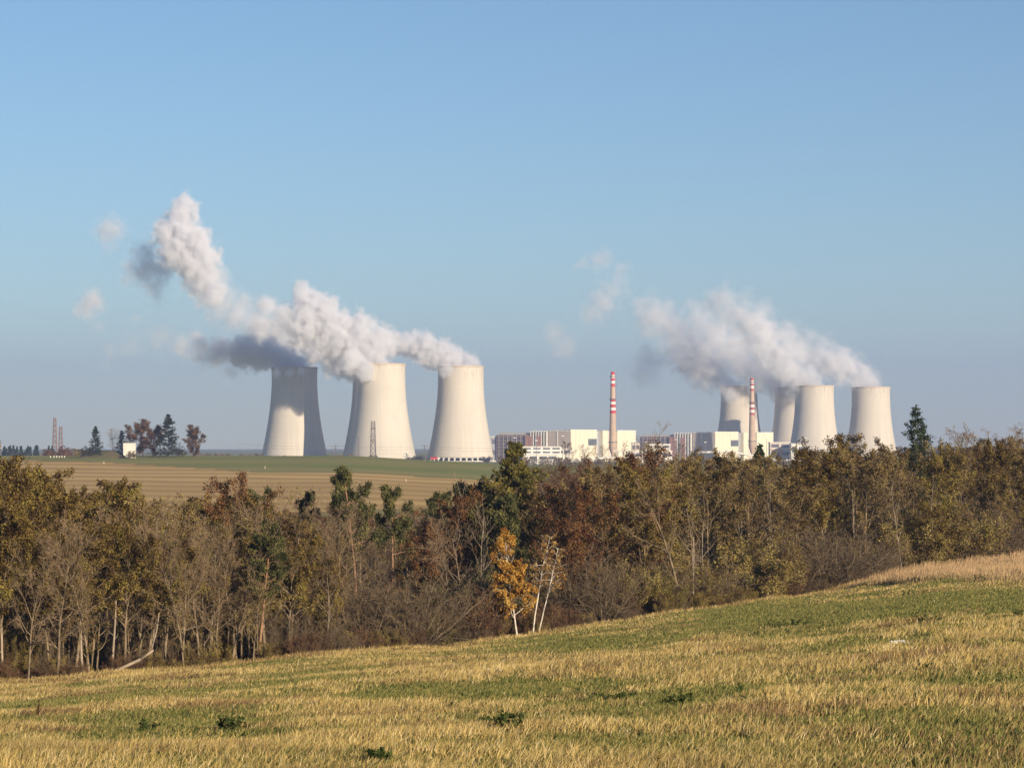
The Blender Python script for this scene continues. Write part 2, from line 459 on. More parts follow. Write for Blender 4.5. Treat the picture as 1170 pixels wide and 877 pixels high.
chimney(700.2, 424.7, 514, 3020, 'first red and white striped chimney, in front of the cream reactor blocks')
chimney(859.3, 431.5, 512, 3330, 'second red and white striped chimney, in front of a shaded cooling tower', 'red_hazed')

# ------------------------------------------------------------------ plant buildings
M['cream'] = plain('cream_cladding', (0.74, 0.68, 0.51), (0.69, 0.63, 0.47), 0.06)
M['greige'] = plain('grey_brown_cladding_and_shade', (0.66, 0.55, 0.45), (0.58, 0.48, 0.40), 0.05, sc3=(1, 1, 0.2))
M['mauve'] = plain('mauve_cladding', (0.33, 0.25, 0.25), (0.27, 0.205, 0.21), 0.08)
M['salmon'] = plain('salmon_cladding', (0.60, 0.31, 0.23), (0.52, 0.27, 0.20), 0.1)
M['glass'] = plain('window_band_glass', (0.16, 0.165, 0.18), (0.10, 0.105, 0.12), 0.2, 0.25)
M['roof'] = plain('grey_roof', (0.32, 0.31, 0.30), (0.24, 0.24, 0.24), 0.1)
M['bluegrey'] = plain('blue_grey_cladding_and_shade', (0.38, 0.39, 0.41), (0.31, 0.32, 0.34), 0.1)
TH = radians(52)
def reactor_complex(px, ybase, D, sc, label_suffix, which):
    """main block: local +x runs right-back along the bright faces, +y left-back along the shaded faces"""
    b = at(px, ybase, D)
    k = D / F                        # metres per photo pixel
    cx_, sy_ = k / cos(TH), k / sin(TH)
    G = 'production blocks of the power plant'
    # --- reactor building
    H = 34.0 * sc
    t = empty('reactor_building', (b.x, D, b.z - 9), TH)
    tag(t, 'cream reactor building with a grey side wall ' + label_suffix, 'building', G)
    h = H + 9
    Lx, Ly = 31 * sc * cx_ , 25 * sc * sy_
    MB().box(0, Lx, 0, Ly, 0, h).build('main_block', M['greige'], t)  # grey-brown carries the shade of the side turned from the sun
    m = MB()
    for i in range(6): m.box(i * Lx / 6 + 0.12, (i + 1) * Lx / 6 - 0.12, -0.5, -0.003, 0, h + 0.6)
    m.build('front_cladding', M['cream'], t)
    MB().box(-0.6, Lx + 0.3, -0.6, -0.1, h + 0.62, h + 1.4).build('parapet', M['white'], t)
    f = MB().box(-0.3, -0.003, 0.4, Ly - 0.4, h - 1.2, h + 0.5).build('side_parapet', M['white'], t)
    MB().box(-0.5, -0.003, Ly * 0.58, Ly * 0.62, 0, h).build('downpipe', M['white'], t)
    MB().box(-0.35, -0.003, Ly * 0.72, Ly * 0.93, 9, 9 + H * 0.40).build('blue_door_panel', M['bluegrey'], t)
    w = MB(); w.box(Lx * 0.66, Lx * 0.99, -0.8, -0.52, 9 + H * 0.42, 9 + H * 0.68); w.build('window_band', M['glass'], t)
    # recessed link and second block
    x2 = Lx + 0.02
    MB().box(x2, x2 + 7.5 * sc * cx_, 6, Ly - 4, 0, h - 0.7).build('recessed_link', M['bluegrey'], t)  # shade of the recess is put into this blue-grey wall colour
    MB().box(x2 + 2.6 * sc * cx_, x2 + 4.6 * sc * cx_, 5.2, 5.98, 9, h - 1.2).build('stair_strip', M['white'], t)
    x3 = x2 + 7.5 * sc * cx_ + 0.02
    MB().box(x3, x3 + 6 * sc * cx_, 0, 24, 0, h + 0.3).build('chimney_side_block', M['cream'], t)
    x4 = x3 + 6 * sc * cx_ + 0.02
    MB().box(x4, x4 + 9 * sc * cx_, 3.0, 24, 0, h - 0.2).build('middle_block', M['greige'], t)
    x5 = x4 + 9 * sc * cx_ + 0.02
    MB().box(x5, x5 + 23 * sc * cx_, -4.0, 30, 0, h + 0.1).build('second_block', M['cream'], t)
    MB().box(x5 - 0.2, x5 + 23 * sc * cx_ + 0.3, -4.4, -4.003, h - 0.3, h + 0.8).build('second_parapet', M['white'], t)
    r = MB()
    for q in range(5):
        r.box(Lx * (0.12 + 0.17 * q), Lx * (0.12 + 0.17 * q) + 2.2, Ly * 0.4, Ly * 0.4 + 2, h + 0.003, h + 1.6)
    r.build('roof_vent', M['steel'], t)
    # --- gallery with fins
    t2 = empty('fin_gallery', (b.x - (Ly + 0.5) * sin(TH), D + (Ly + 0.5) * cos(TH), b.z - 9), TH)
    tag(t2, 'gallery with white fins and salmon panels ' + label_suffix, 'building', G)
    Lg = 21 * sc * sy_
    MB().box(1.2, 28, 0, Lg, 0, h - 1.0).build('wall', M['greige'], t2)
    for i in range(7):
        y = (i + 0.5) * Lg / 7
        MB().box(-1.6, 1.197, y - 0.8, y + 0.8, 0, h - 0.4).build('fin', M['white'], t2)
    for y0, y1 in ((Lg * 0.36, Lg * 0.60), (Lg * 0.84, Lg * 0.999)):
        MB().box(-1.62, 1.195, y0, y1, 5, h - 7).build('salmon_panel', M['salmon'], t2)
    MB().box(0.4, 1.196, Lg * 0.73, Lg * 0.78, 6, h - 6).build('stair_glazing', M['glass'], t2)
    # --- long mauve turbine hall
    y0 = Ly + Lg + 1.0
    t3 = empty('turbine_hall', (b.x - y0 * sin(TH), D + y0 * cos(TH), b.z - 9), TH)
    tag(t3, 'long mauve turbine hall with a pale roof strip ' + label_suffix, 'building', G)
    Lt = 39 * sc * sy_; ht = h - 5.5 * sc
    MB().box(0, 45, 0, Lt, 0, ht).build('wall', M['mauve'], t3)
    MB().box(-1.4, 1.0, 0, 6.5, 0, ht - 0.5).build('salmon_end_panel', M['salmon'], t3)
    MB().box(1.0, 44, 2, Lt - 3, ht + 0.003, ht + 2.8).build('roof_monitor', M['white_concrete'], t3)
    w = MB()
    for zz in np.linspace(8, ht - 6, 6): w.box(-0.25, -0.003, 7, Lt - 2, zz, zz + 1.7)
    w.build('window_band', M['glass'], t3)
    p = MB()
    for yy in np.arange(7, Lt, 7.5): p.box(-0.5, -0.252, yy, yy + 0.6, 0, ht)
    p.build('pilaster', M['greige'], t3)
reactor_complex(652.0, 521, 3250, 1.0, 'left of the first striped chimney', 1)
reactor_complex(817.0, 521, 3400, 0.965, 'left of the second striped chimney', 2)

def low_building(name, px0, px1, ytop, ybase, D, depth, wall, label, cat='building', storeys=0, rz=0.0, win=True, roofcol='roof', slab=True):
    a, b = at(px0, ybase, D), at(px1, ybase, D)
    Wd = b.x - a.x; h = at(px0, ytop, D).z - a.z
    t = empty(name, ((a.x + b.x) / 2, D, a.z - 7), rz); tag(t, label, cat)
    z0 = 7
    MB().box(-Wd / 2, Wd / 2, 0, depth, 0, z0 + h).build('wall', M[wall], t)
    if slab: MB().box(-Wd / 2 - 0.6, Wd / 2 + 0.6, -0.6, depth + 0.6, z0 + h + 0.003, z0 + h + 0.8).build('roof', M[roofcol], t)
    if win and storeys:
        sh = h / storeys
        for s_ in range(storeys):
            n = max(2, int(Wd / 9))
            for i in range(n):
                x0 = -Wd / 2 + Wd * (i + 0.12) / n; x1 = -Wd / 2 + Wd * (i + 0.88) / n
                MB().box(x0, x1, -0.25, -0.003, z0 + sh * (s_ + 0.38), z0 + sh * (s_ + 0.80)).build('window', M['glass'], t)
    return t
low_building('office_block', 597, 641, 510.5, 519, 2760, 26, 'white', 'white flat office block in front of the fin gallery by the first chimney', storeys=2, roofcol='white')
low_building('workshop', 604, 637, 519.5, 527, 2700, 18, 'white', 'white workshop with a row of openings just above the larch', storeys=1, roofcol='white')
low_building('substation_shed', 590, 602, 514.5, 523, 2800, 15, 'bluegrey', 'low blue grey shed left of the white office block')
low_building('end_house', 556, 567, 499, 524, 3330, 30, 'bluegrey', 'blue grey building between the third cooling tower and the mauve hall', storeys=2, roofcol='white')
low_building('canteen', 636, 652, 512.5, 521, 2790, 18, 'white', 'small white building right of the office block under the reactor wall', storeys=1, roofcol='white')
low_building('store_house', 716, 735, 515.5, 525, 2800, 16, 'white', 'white store below the second block, right of the first chimney', storeys=1, roofcol='white')
low_building('pump_house', 722, 731, 506, 517, 2960, 12, 'greige', 'small grey pump house right of the first chimney base', storeys=1)
low_building('plant_annex', 737, 766, 507.5, 514, 3150, 30, 'white', 'white annex in front of the second mauve hall', storeys=1, roofcol='white')
low_building('storage_hall', 743, 768, 515.5, 524, 2850, 20, 'white', 'white storage hall just above the wood between the chimneys', storeys=1, roofcol='white')
low_building('compressor_house', 880, 903, 505.5, 523, 3250, 22, 'greige', 'grey block right of the second chimney in front of a cooling tower', storeys=2, roofcol='white')
low_building('control_house', 904, 920, 507, 523, 3220, 22, 'white', 'white block with a dark window below the front right cooling tower', storeys=1, roofcol='white')
low_building('water_treatment_house', 928, 957, 514, 527, 3100, 24, 'white', 'broad white building half hidden by the treetops below the front right cooling tower', storeys=1, roofcol='steel')
low_building('gate_house', 928, 938, 536, 541, 1500, 10, 'white', 'tiny white hut peeping through the branches below the broad white building')
low_building('warehouse', 1101, 1116, 517, 521, 2700, 20, 'cream', 'cream roofed warehouse seen through the bare tree at right', storeys=1, roofcol='white')
low_building('long_depot', 1118, 1160, 522, 527, 2650, 20, 'greige', 'long low depot with a white roof edge at right', storeys=1, roofcol='white')
low_building('farm_shed', 1153, 1186, 529, 547, 1500, 18, 'white', 'white shed at the right edge, seen through bare branches', storeys=2, roofcol='roof')
low_building('far_hall', 404, 412, 519, 524, 3400, 20, 'white', 'small white hall between the leftmost and the mast cooling towers', roofcol='roof')
low_building('grey_barn', 1030, 1092, 524, 529, 2600, 16, 'bluegrey', 'low blue grey barn behind the spruce and bare trees at right', roofcol='white')
# red fuel trailer between the towers
a = at(497, 525.5, 2900)
t = empty('parked_trailer', (a.x, 2900, a.z)); tag(t, 'red trailer parked between two cooling towers', 'trailer')
MB().box(-5, 3, 0, 3, 1.0, 3.6).build('box_body', M['red'], t)
MB().box(3.2, 5.6, 0.1, 2.9, 0.8, 3.4).build('cab', M['white'], t)
for x in (-4, -2.4, 2, 4.6):
    MB().tube((x, -0.1, 0.6), (x, 3.1, 0.6), 0.6, n=14).build('wheel', M['basin'], t)

# elevated white pipe bridges
def pipe_bridge(pts, label, r=1.0):
    P = [at(*p) for p in pts]
    t = empty('pipe_bridge', P[0]); tag(t, label, 'pipe bridge')
    o = P[0]
    for i in range(len(P) - 1):
        a, b = P[i] - o, P[i + 1] - o
        MB().tube(a, b, r, n=10).build('pipe', M['white'], t)
        n = max(1, int((b - a).length / 24))
        for q in range(n):
            p = a.lerp(b, (q + 0.5) / n)
            MB().tube(p - Vector((0, 0, r)), p - Vector((0, 0, 14)), 0.4, n=6).build('support', M['steel'], t)
pipe_bridge([(626, 528.5, 2600), (648, 527, 2600), (708, 521.5, 2600)], 'white pipe bridge slanting up below the first striped chimney', 1.3)
pipe_bridge([(700, 515.2, 2750), (712, 514.6, 2750), (735, 516.5, 2750)], 'short pipe bridge at the foot of the first striped chimney', 0.6)
pipe_bridge([(795, 516.5, 2750), (835, 516, 2750), (885, 524.5, 2750)], 'white pipe bridge below the second reactor building', 1.1)
for i_, (px, yt, yb, D_) in enumerate([(588, 500, 522, 3020), (613, 503, 524, 2700), (643, 498, 522, 2790), (712, 503, 522, 2760), (738, 505, 524, 2900), (772, 502, 524, 3000), (806, 505, 524, 2800), (876, 501, 524, 3000), (921, 500, 525, 2900), (946, 506, 527, 2700)]):
    b_ = at(px, yb, D_); H_ = at(px, yt, D_).z - b_.z
    t = empty('floodlight_mast', b_ - Vector((0, 0, 4)))
    tag(t, ['thin floodlight mast before the mauve hall', 'thin floodlight mast before the white office block', 'thin mast at the corner of the cream reactor building', 'thin mast right of the first chimney', 'thin mast at the left end of the second mauve hall', 'thin mast before the second fin gallery', 'thin mast before the second grey wall', 'thin mast right of the second chimney', 'thin mast before the front right cooling tower', 'thin mast by the broad white building'][i_], 'mast', 'thin masts among the plant buildings')
    MB().tube((0, 0, 0), (0, 0, H_ + 4), 0.34, 0.2, 8).build('pole', M['steel'], t)
    MB().box(-1.3, 1.3, -0.4, 0.4, H_ + 3.6, H_ + 4.5).build('lamp_head', M['white'], t)
pipe_bridge([(878, 525.8, 2700), (950, 525.6, 2700), (1030, 527, 2700)], 'long white pipe bridge under the right cooling towers', 1.1)

# ------------------------------------------------------------------ lattice masts, pylons, wires
M['mast'] = plain('mast_rust_steel', (0.24, 0.16, 0.13), (0.18, 0.13, 0.11), 0.3)
M['mast_grey'] = plain('mast_grey_steel', (0.18, 0.15, 0.13), (0.12, 0.10, 0.09), 0.3)
def lattice(px, ytop, ybase, D, w0, w1, mat, name, label, cat, arms=(), r=0.22, group=None):
    b = at(px, ybase, D); H = at(px, ytop, D).z - b.z
    t = empty(name, (b.x, D, b.z - 2)); tag(t, label, cat, group)
    H += 2
    n = max(6, int(H / 5)); hw = lambda f: (w0 + (w1 - w0) * f) / 2
    for sx in (-1, 1):
        for sy in (-1, 1):
            MB().tube((sx * hw(0), sy * hw(0), 0), (sx * hw(1), sy * hw(1), H), r * 1.3, r, 5).build('leg', mat, t)
    m = MB()
    for i in range(n):
        f0, f1 = i / n, (i + 1) / n
        for (ax, ay, bx_, by_) in ((-1,-1,1,-1), (1,-1,1,1), (1,1,-1,1), (-1,1,-1,-1)):
            m.tube((ax*hw(f0), ay*hw(f0), H*f0), (bx_*hw(f1), by_*hw(f1), H*f1), r*0.7, n=4)
            m.tube((bx_*hw(f0), by_*hw(f0), H*f0), (ax*hw(f1), ay*hw(f1), H*f1), r*0.7, n=4)
            m.tube((ax*hw(f1), ay*hw(f1), H*f1), (bx_*hw(f1), by_*hw(f1), H*f1), r*0.7, n=4)
    m.build('lattice_bracing', mat, t)
    for f, w in arms:
        m = MB(); z = H * f
        for s_ in (-1, 1):
            m.tube((0, 0, z), (s_ * w, 0, z), r, n=4); m.tube((0, 0, z + 2.2), (s_ * w, 0, z), r * 0.8, n=4)
        m.build('cross_arm', mat, t)
    return t
lattice(426.3, 481, 524, 2750, 6.4, 3.6, M['mast_grey'], 'lattice_mast', 'dark lattice mast in front of the pale cooling tower', 'mast', [(0.80, 3.2), (0.62, 3.4), (0.48, 3.4)], 0.42)
lattice(409.8, 499, 524, 2750, 1.8, 0.8, M['mast_grey'], 'antenna_pole', 'thin pole left of the dark lattice mast', 'mast', (), 0.14)
lattice(62.5, 477, 517, 2400, 4.4, 2.2, M['mast'], 'radio_mast', 'taller of the two reddish lattice masts at far left', 'mast', (), 0.27, 'reddish lattice masts')
lattice(69.3, 487, 517, 2450, 3.8, 2.4, M['mast'], 'radio_mast', 'shorter of the two reddish lattice masts at far left', 'mast', (), 0.25, 'reddish lattice masts')
for px, yt, lb in ((383.5, 508, 'left'), (485, 508, 'right')):
    lattice(px, yt, 525, 3050, 1.6, 0.8, M['mast_grey'], 'power_pylon', 'slim power pylon %s of the pale cooling tower' % lb, 'pylon', [(0.9, 5), (0.72, 6)], 0.16)
def wire(pts, label, r=0.13):
    t = MB()
    P = [at(*p) for p in pts]
    for a, b in zip(P[:-1], P[1:]):
        prev = a; sag = (b - a).length * 0.012
        for i in range(1, 13):
            f = i / 12; q = a.lerp(b, f) - Vector((0, 0, 4 * sag * f * (1 - f)))
            t.tube(prev, q, r, n=4, caps=False); prev = q
    o = t.build('power_line', M['mast_grey']); tag(o, label, 'power line')
wire([(270, 507, 3000), (383.5, 509.3, 3050), (485, 509.3, 3050), (585, 512, 3000)], 'upper power line passing in front of the left cooling towers')
wire([(270, 511, 3000), (383.5, 512.4, 3050), (485, 512.4, 3050), (585, 515, 3000)], 'lower power line passing in front of the left cooling towers')

# ------------------------------------------------------------------ trees
class TreeB:
    def __init__(s, seed): s.r = random.Random(seed); s.segs = []; s.tips = []
    def branch(s, p, d, L, r, lv, P):
        R = s.r; spec = P[lv]
        n = spec['n']; step = L / n; pts = [p.copy()]; dirs = []; rad = [r]
        d = d.normalized()
        for i in range(n):
            g = spec.get('wig', 0.15)
            d = (d + Vector((R.gauss(0, g), R.gauss(0, g), R.gauss(0, g) + spec.get('up', 0.0)))).normalized()
            p = p + d * step
            f = (i + 1) / n
            rr = max(r * (1 - f * spec.get('tap', 0.75)), spec.get('rmin', 0.008))
            s.segs.append((*pts[-1], *p, rad[-1], rr, lv))
            pts.append(p.copy()); dirs.append(d.copy()); rad.append(rr)
        if lv + 1 < len(P):
            nx = P[lv + 1]; c = nx['count']; c = R.randint(int(c * 0.8), int(c * 1.2 + 0.5)) if c > 2 else c
            ga = R.random() * 6.28
            for k in range(c):
                f = nx['from'] + (1 - nx['from']) * ((k + R.random()) / c)
                i = min(int(f * n), n - 1); lf = f * n - i
                bp = pts[i].lerp(pts[i + 1], lf); bd = dirs[i]
                ga += 2.4 + R.uniform(-0.5, 0.5)
                a = bd.orthogonal().normalized(); b = bd.cross(a)
                an = radians(nx['ang'] + R.gauss(0, nx.get('av', 10)))
                nd = bd * cos(an) + (a * cos(ga) + b * sin(ga)) * sin(an)
                sh = nx['shape'](f) if 'shape' in nx else 1 - 0.55 * f
                bl = (L if lv else nx.get('base', L)) * nx['len'] * sh * R.uniform(0.7, 1.2)
                br = min((rad[i] + (rad[i + 1] - rad[i]) * lf) * 0.7, nx.get('r', 1) * (0.6 + 0.4 * sh))
                if bl > 0.08: s.branch(bp, nd, bl, br, lv + 1, P)
        if lv >= len(P) - 1 or spec.get('tip'):
            s.tips.append((pts, lv))
    def tubes(s, split=None, fat=1.0):
        A = np.array(s.segs, np.float32)
        out = []
        sel = [A] if split is None else [A[A[:, 8] < split], A[A[:, 8] >= split]]
        for B in sel:
            vs, qs, off = [], [], 0
            for lv in np.unique(B[:, 8]):
                C = B[B[:, 8] == lv]; k = 7 if lv == 0 else (4 if lv == 1 else 3)
                p0, p1, r0, r1 = C[:, 0:3], C[:, 3:6], C[:, 6] * fat, C[:, 7] * fat
                d = p1 - p0; d /= np.linalg.norm(d, axis=1, keepdims=True) + 1e-9
                ref = np.where(np.abs(d[:, 2:3]) > 0.9, np.array([[1, 0, 0]]), np.array([[0, 0, 1]]))
                a = np.cross(d, ref); a /= np.linalg.norm(a, axis=1, keepdims=True) + 1e-9; b = np.cross(d, a)
                t = np.arange(k) * 2 * pi / k
                ring = a[:, None] * np.cos(t)[None, :, None] + b[:, None] * np.sin(t)[None, :, None]
                V0 = p0[:, None] + ring * r0[:, None, None]; V1 = p1[:, None] + ring * r1[:, None, None]
                V = np.concatenate([V0, V1], 1)
                base = off + np.arange(len(C))[:, None] * 2 * k
                i = np.arange(k); j = (i + 1) % k
                Q = np.stack([base + i, base + j, base + k + j, base + k + i], -1).reshape(-1, 4)
                vs.append(V.reshape(-1, 3)); qs.append(Q); off += len(C) * 2 * k
            out.append((np.concatenate(vs), np.concatenate(qs)) if vs else None)
        return out
def cards(rs, C, size, col, asp=0.6, dirv=None, hang=0.0, sv=0.35):
    """leaf quads (kite shaped) at centres C"""
    n = len(C)
    d = rs.normal(size=(n, 3)); 
    if dirv is not None: d = d * 0.45 + dirv
    d[:, 2] -= hang
    d /= np.linalg.norm(d, axis=1, keepdims=True)
    q = rs.normal(size=(n, 3)); w = np.cross(d, q); w /= np.linalg.norm(w, axis=1, keepdims=True)
    s = size * np.clip(rs.normal(1, sv, n), 0.4, 1.9)[:, None]
    V = np.stack([C - d * s * 0.5, C + w * s * asp * 0.5, C + d * s * 0.5, C - w * s * asp * 0.5], 1).reshape(-1, 3)
    Fc = np.arange(4 * n).reshape(-1, 4)
    return V, Fc, np.repeat(col, 4)
def along(tips, rs, per, jit, f0=0.1):
    out, dr = [], []
    for pts, lv in tips:
        A = np.array([tuple(p) for p in pts]); n = len(A) - 1
        k = max(1, int(per * rs.uniform(0.6, 1.4)))
        t = rs.uniform(f0, 1, k) * n; i = np.minimum(t.astype(int), n - 1); f = (t - i)[:, None]
        out.append(A[i] * (1 - f) + A[i + 1] * f + rs.normal(0, jit, (k, 3)))
        dd = A[i + 1] - A[i]; dr.append(dd / (np.linalg.norm(dd, axis=1, keepdims=True) + 1e-9))
    return np.concatenate(out), np.concatenate(dr)
def clumpy(rs, C, sc=1.2, amp=0.55):
    base = fbm(C / sc + rs.uniform(0, 20), 3)
    return np.clip(0.5 + (base - 0.5) * 2.2 * amp / 0.5 + rs.normal(0, 0.24, len(C)), 0.02, 0.98)

PROTO = {}
def decid(name, seed, H, trunk_from, leafmat, per, size, barkmat, twigmat, spread=0.30, thin=1.0, lean=0.0, ncount=(15, 7, 6), top_dark=False, drop=0.0, extra=False):
    T = TreeB(seed); rs = np.random.RandomState(seed)
    shape = lambda f: (0.45 + 0.9 * sin(pi * min(1, max(0.0, (f - 0.15)) / 0.95)) ** 0.8)
    P = [dict(n=12, wig=0.055, up=0.04, tap=0.88, rmin=0.03),
         dict(count=ncount[0], **{'from': trunk_from}, ang=44, av=13, len=spread, shape=shape, n=6, wig=0.14, up=0.09, tap=0.85, rmin=0.018, r=0.085, base=H),
         dict(count=ncount[1], **{'from': 0.22}, ang=42, len=0.46, n=4, wig=0.18, up=0.06, tap=0.8, rmin=0.013, r=0.035),
         dict(count=ncount[2], **{'from': 0.12}, ang=45, len=0.55, n=3, wig=0.2, up=0.03, tap=0.6, rmin=0.010, r=0.016)]
    if extra: P.append(dict(count=4, **{'from': 0.1}, ang=38, len=0.6, n=2, wig=0.18, up=0.02, tap=0.5, rmin=0.008, r=0.011))
    T.branch(Vector((0, 0, -0.5)), Vector((lean, 0, 1)), H * 0.93, 0.0125 * H * thin, 0, P)
    a, b = T.tubes(split=2)
    parts = [('trunk', mesh_np('trunk', a[0], [a[1]], True, mats=[barkmat]))]
    if per:
        C, _ = along(T.tips, rs, per, size * 0.9)
        g = vnoise(C / 1.1 + 5) + rs.normal(0, 0.1, len(C))
        C = C[g > drop]
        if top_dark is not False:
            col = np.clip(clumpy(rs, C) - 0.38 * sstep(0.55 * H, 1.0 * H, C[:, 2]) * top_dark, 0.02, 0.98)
        else: col = clumpy(rs, C)
        V, Q, c = cards(rs, C, size, col)
        tw = b
        Vall = np.concatenate([V, tw[0]]); Qall = [Q, tw[1] + len(V)]
        cc = np.concatenate([c, np.full(len(tw[0]), 0.3)])[:, None] * np.ones((1, 3))
        parts.append(('crown', mesh_np('crown', Vall, Qall, False, col=cc, mats=[leafmat, twigmat], midx=np.r_[np.zeros(len(Q), int), np.ones(len(tw[1]), int)])))
    else:
        parts.append(('crown', mesh_np('crown', b[0], [b[1]], False, mats=[twigmat])))
    PROTO[name] = dict(H=H, parts=parts)

def pine(name, seed, H, clear=0.62, nb=16, lean=0.0, len_=0.2, mat='needle'):
    T = TreeB(seed); rs = np.random.RandomState(seed)
    P = [dict(n=12, wig=0.03, up=0.05, tap=0.8, rmin=0.04),
         dict(count=nb, **{'from': clear}, ang=66, av=12, len=len_, base=H, shape=lambda f: 1.0 - 0.55 * (f - clear) / (1 - clear), n=5, wig=0.16, up=0.10, tap=0.8, rmin=0.02, r=0.07),
         dict(count=6, **{'from': 0.35}, ang=45, len=0.42, n=3, wig=0.2, up=0.12, tap=0.6, rmin=0.015, r=0.03),
         dict(count=3, **{'from': 0.3}, ang=40, len=0.6, n=2, wig=0.2, up=0.15, tap=0.5, rmin=0.012, r=0.015)]
    T.branch(Vector((0, 0, -0.5)), Vector((lean, 0, 1)), H * 0.97, 0.0115 * H, 0, P)
    (a) = T.tubes()[0]
    C, D = along(T.tips, rs, 50, 0.17, 0.1)
    V, Q, c = cards(rs, C, 0.26, clumpy(rs, C, 0.9), asp=0.30, dirv=D * 0.5 + np.array([0, 0, 0.25]))
    PROTO[name] = dict(H=H, parts=[('trunk', mesh_np('trunk', a[0], [a[1]], True, mats=[M['bark_pine']])),
        ('crown', mesh_np('crown', V, [Q], False, col=c[:, None] * np.ones((1, 3)), mats=[M[mat]]))])
def spruce(name, seed, H, Rb=0.2, mat='needle_dark', droop=-0.05, gap=0.0, clear=0.06, dens=14, size=0.30, wob=0.1, step=0.026):
    T = TreeB(seed); rs = np.random.RandomState(seed); R = T.r
    P = [dict(n=10, wig=0.012, up=0.05, tap=0.95, rmin=0.02),
         dict(count=2, **{'from': 0.9}, ang=60, len=0.02, n=2, base=H)]
    T.branch(Vector((0, 0, -0.5)), Vector((0, 0, 1)), H, 0.012 * H, 0, P[:1])
    T.tips = []
    z = clear * H; BP = [dict(n=5, wig=0.05, up=0.03, tap=0.8, rmin=0.012), dict(count=8, **{'from': 0.12}, ang=48, len=0.38, n=2, wig=0.12, up=-0.02, tap=0.6, rmin=0.010, r=0.018)]
    while z < H * 0.985:
        f = z / H; L = Rb * H * (1 - f) ** 0.85 * (1 + 0.2 * R.gauss(0, 1) * wob * 5) + 0.12
        k = R.randint(4, 6) if H > 8 else 4
        a0 = R.random() * 6.28
        for i in range(k):
            if R.random() < gap: continue
            an = a0 + 6.28 * i / k + R.gauss(0, 0.2)
            Li = L * R.uniform(0.65, 1.15)
            T.branch(Vector((0, 0, z + R.uniform(-0.2, 0.2))), Vector((cos(an), sin(an), droop + 0.35 * f)), Li, 0.03 * (1 - f) + 0.012, 0, BP)
            T.tips.append(([Vector((0, 0, z)) + Vector((cos(an), sin(an), droop)) * Li * 0.2, Vector((0, 0, z)) + Vector((cos(an), sin(an), droop + 0.35 * f)) * Li], 0))
        z += H * step + 0.14
    a = T.tubes()[0]
    C, D = along(T.tips, rs, dens, 0.09, 0.05)
    V, Q, c = cards(rs, C, size, clumpy(rs, C, 0.8), asp=0.38, dirv=D * 0.7, hang=0.25)
    PROTO[name] = dict(H=H, parts=[('trunk', mesh_np('trunk', a[0], [a[1]], True, mats=[M['bark_dark']])),
        ('crown', mesh_np('crown', V, [Q], False, col=c[:, None] * np.ones((1, 3)), mats=[M[mat]]))])
def bush(name, seed, H, Wd, twig, leafmat=None, per=0, size=0.1, stems=15, n1=9, n2_=7, n3=4):
    T = TreeB(seed); rs = np.random.RandomState(seed); R = T.r
    P = [dict(n=6, wig=0.10, up=0.045, tap=0.8, rmin=0.014),
         dict(count=n1, **{'from': 0.15}, ang=36, len=0.48, n=4, wig=0.16, up=0.04, tap=0.7, rmin=0.011, r=0.022),
         dict(count=n2_, **{'from': 0.1}, ang=38, len=0.5, n=3, wig=0.2, up=0.02, tap=0.5, rmin=0.009, r=0.014),
         dict(count=n3, **{'from': 0.1}, ang=36, len=0.55, n=2, wig=0.2, up=0.0, tap=0.5, rmin=0.008, r=0.010)]
    for i in range(stems):
        a = 6.28 * i / stems + R.gauss(0, 0.3); t = sqrt(R.random())
        dx, dy = cos(a) * t, sin(a) * t
        L = H * (1.0 - 0.12 * t) * R.uniform(0.85, 1.05)
        T.branch(Vector((dx * 0.4, dy * 0.4, -0.3)), Vector((dx * Wd / H * 0.62, dy * Wd / H * 0.62, 1 - 0.25 * t)), L, 0.045, 0, P)
    a, b = T.tubes(split=2)
    if not leafmat:
        PROTO[name] = dict(H=H, parts=[('stem', mesh_np('stem', a[0], [a[1]], True, mats=[M['bark']])), ('crown', mesh_np('crown', b[0], [b[1]], False, mats=[twig]))])
    else:
        C, _ = along(T.tips, rs, per, size)
        V, Q, c = cards(rs, C, size, clumpy(rs, C))
        Vall = np.concatenate([V, b[0]]); cc = np.concatenate([c, np.full(len(b[0]), 0.3)])[:, None] * np.ones((1, 3))
        PROTO[name] = dict(H=H, parts=[('stem', mesh_np('stem', a[0], [a[1]], True, mats=[M['bark']])),
            ('crown', mesh_np('crown', Vall, [Q, b[1] + len(V)], False, col=cc, mats=[leafmat, twig], midx=np.r_[np.zeros(len(Q), int), np.ones(len(b[1]), int)]))])

for i in range(5):
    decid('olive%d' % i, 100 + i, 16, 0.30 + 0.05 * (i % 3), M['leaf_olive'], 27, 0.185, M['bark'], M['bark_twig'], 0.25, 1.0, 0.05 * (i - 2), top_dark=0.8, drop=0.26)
for i in range(3):
    decid('brown%d' % i, 200 + i, 14, 0.25, M['leaf_brown'], 20, 0.17, M['bark'], M['bark_twig'], 0.27, 1.0, 0.04 * (i - 1), drop=0.32)
for i in range(3):
    decid('red%d' % i, 300 + i, 12, 0.22, M['leaf_red'], 18, 0.16, M['bark_dark'], M['bark_red'], 0.27, 0.9, 0, drop=0.28)
for i in range(3):
    decid('mossy%d' % i, 350 + i, 14, 0.22, M['leaf_olive'], 6, 0.13, M['bark'], M['bark_twig'], 0.28, 1.0, 0.06 * (i - 1), drop=0.34)
for i in range(2):
    decid('oak%d' % i, 370 + i, 10, 0.12, M['leaf_oak'], 26, 0.30, M['bark_dark'], M['bark_red'], 0.42, 1.3, 0, drop=0.25)
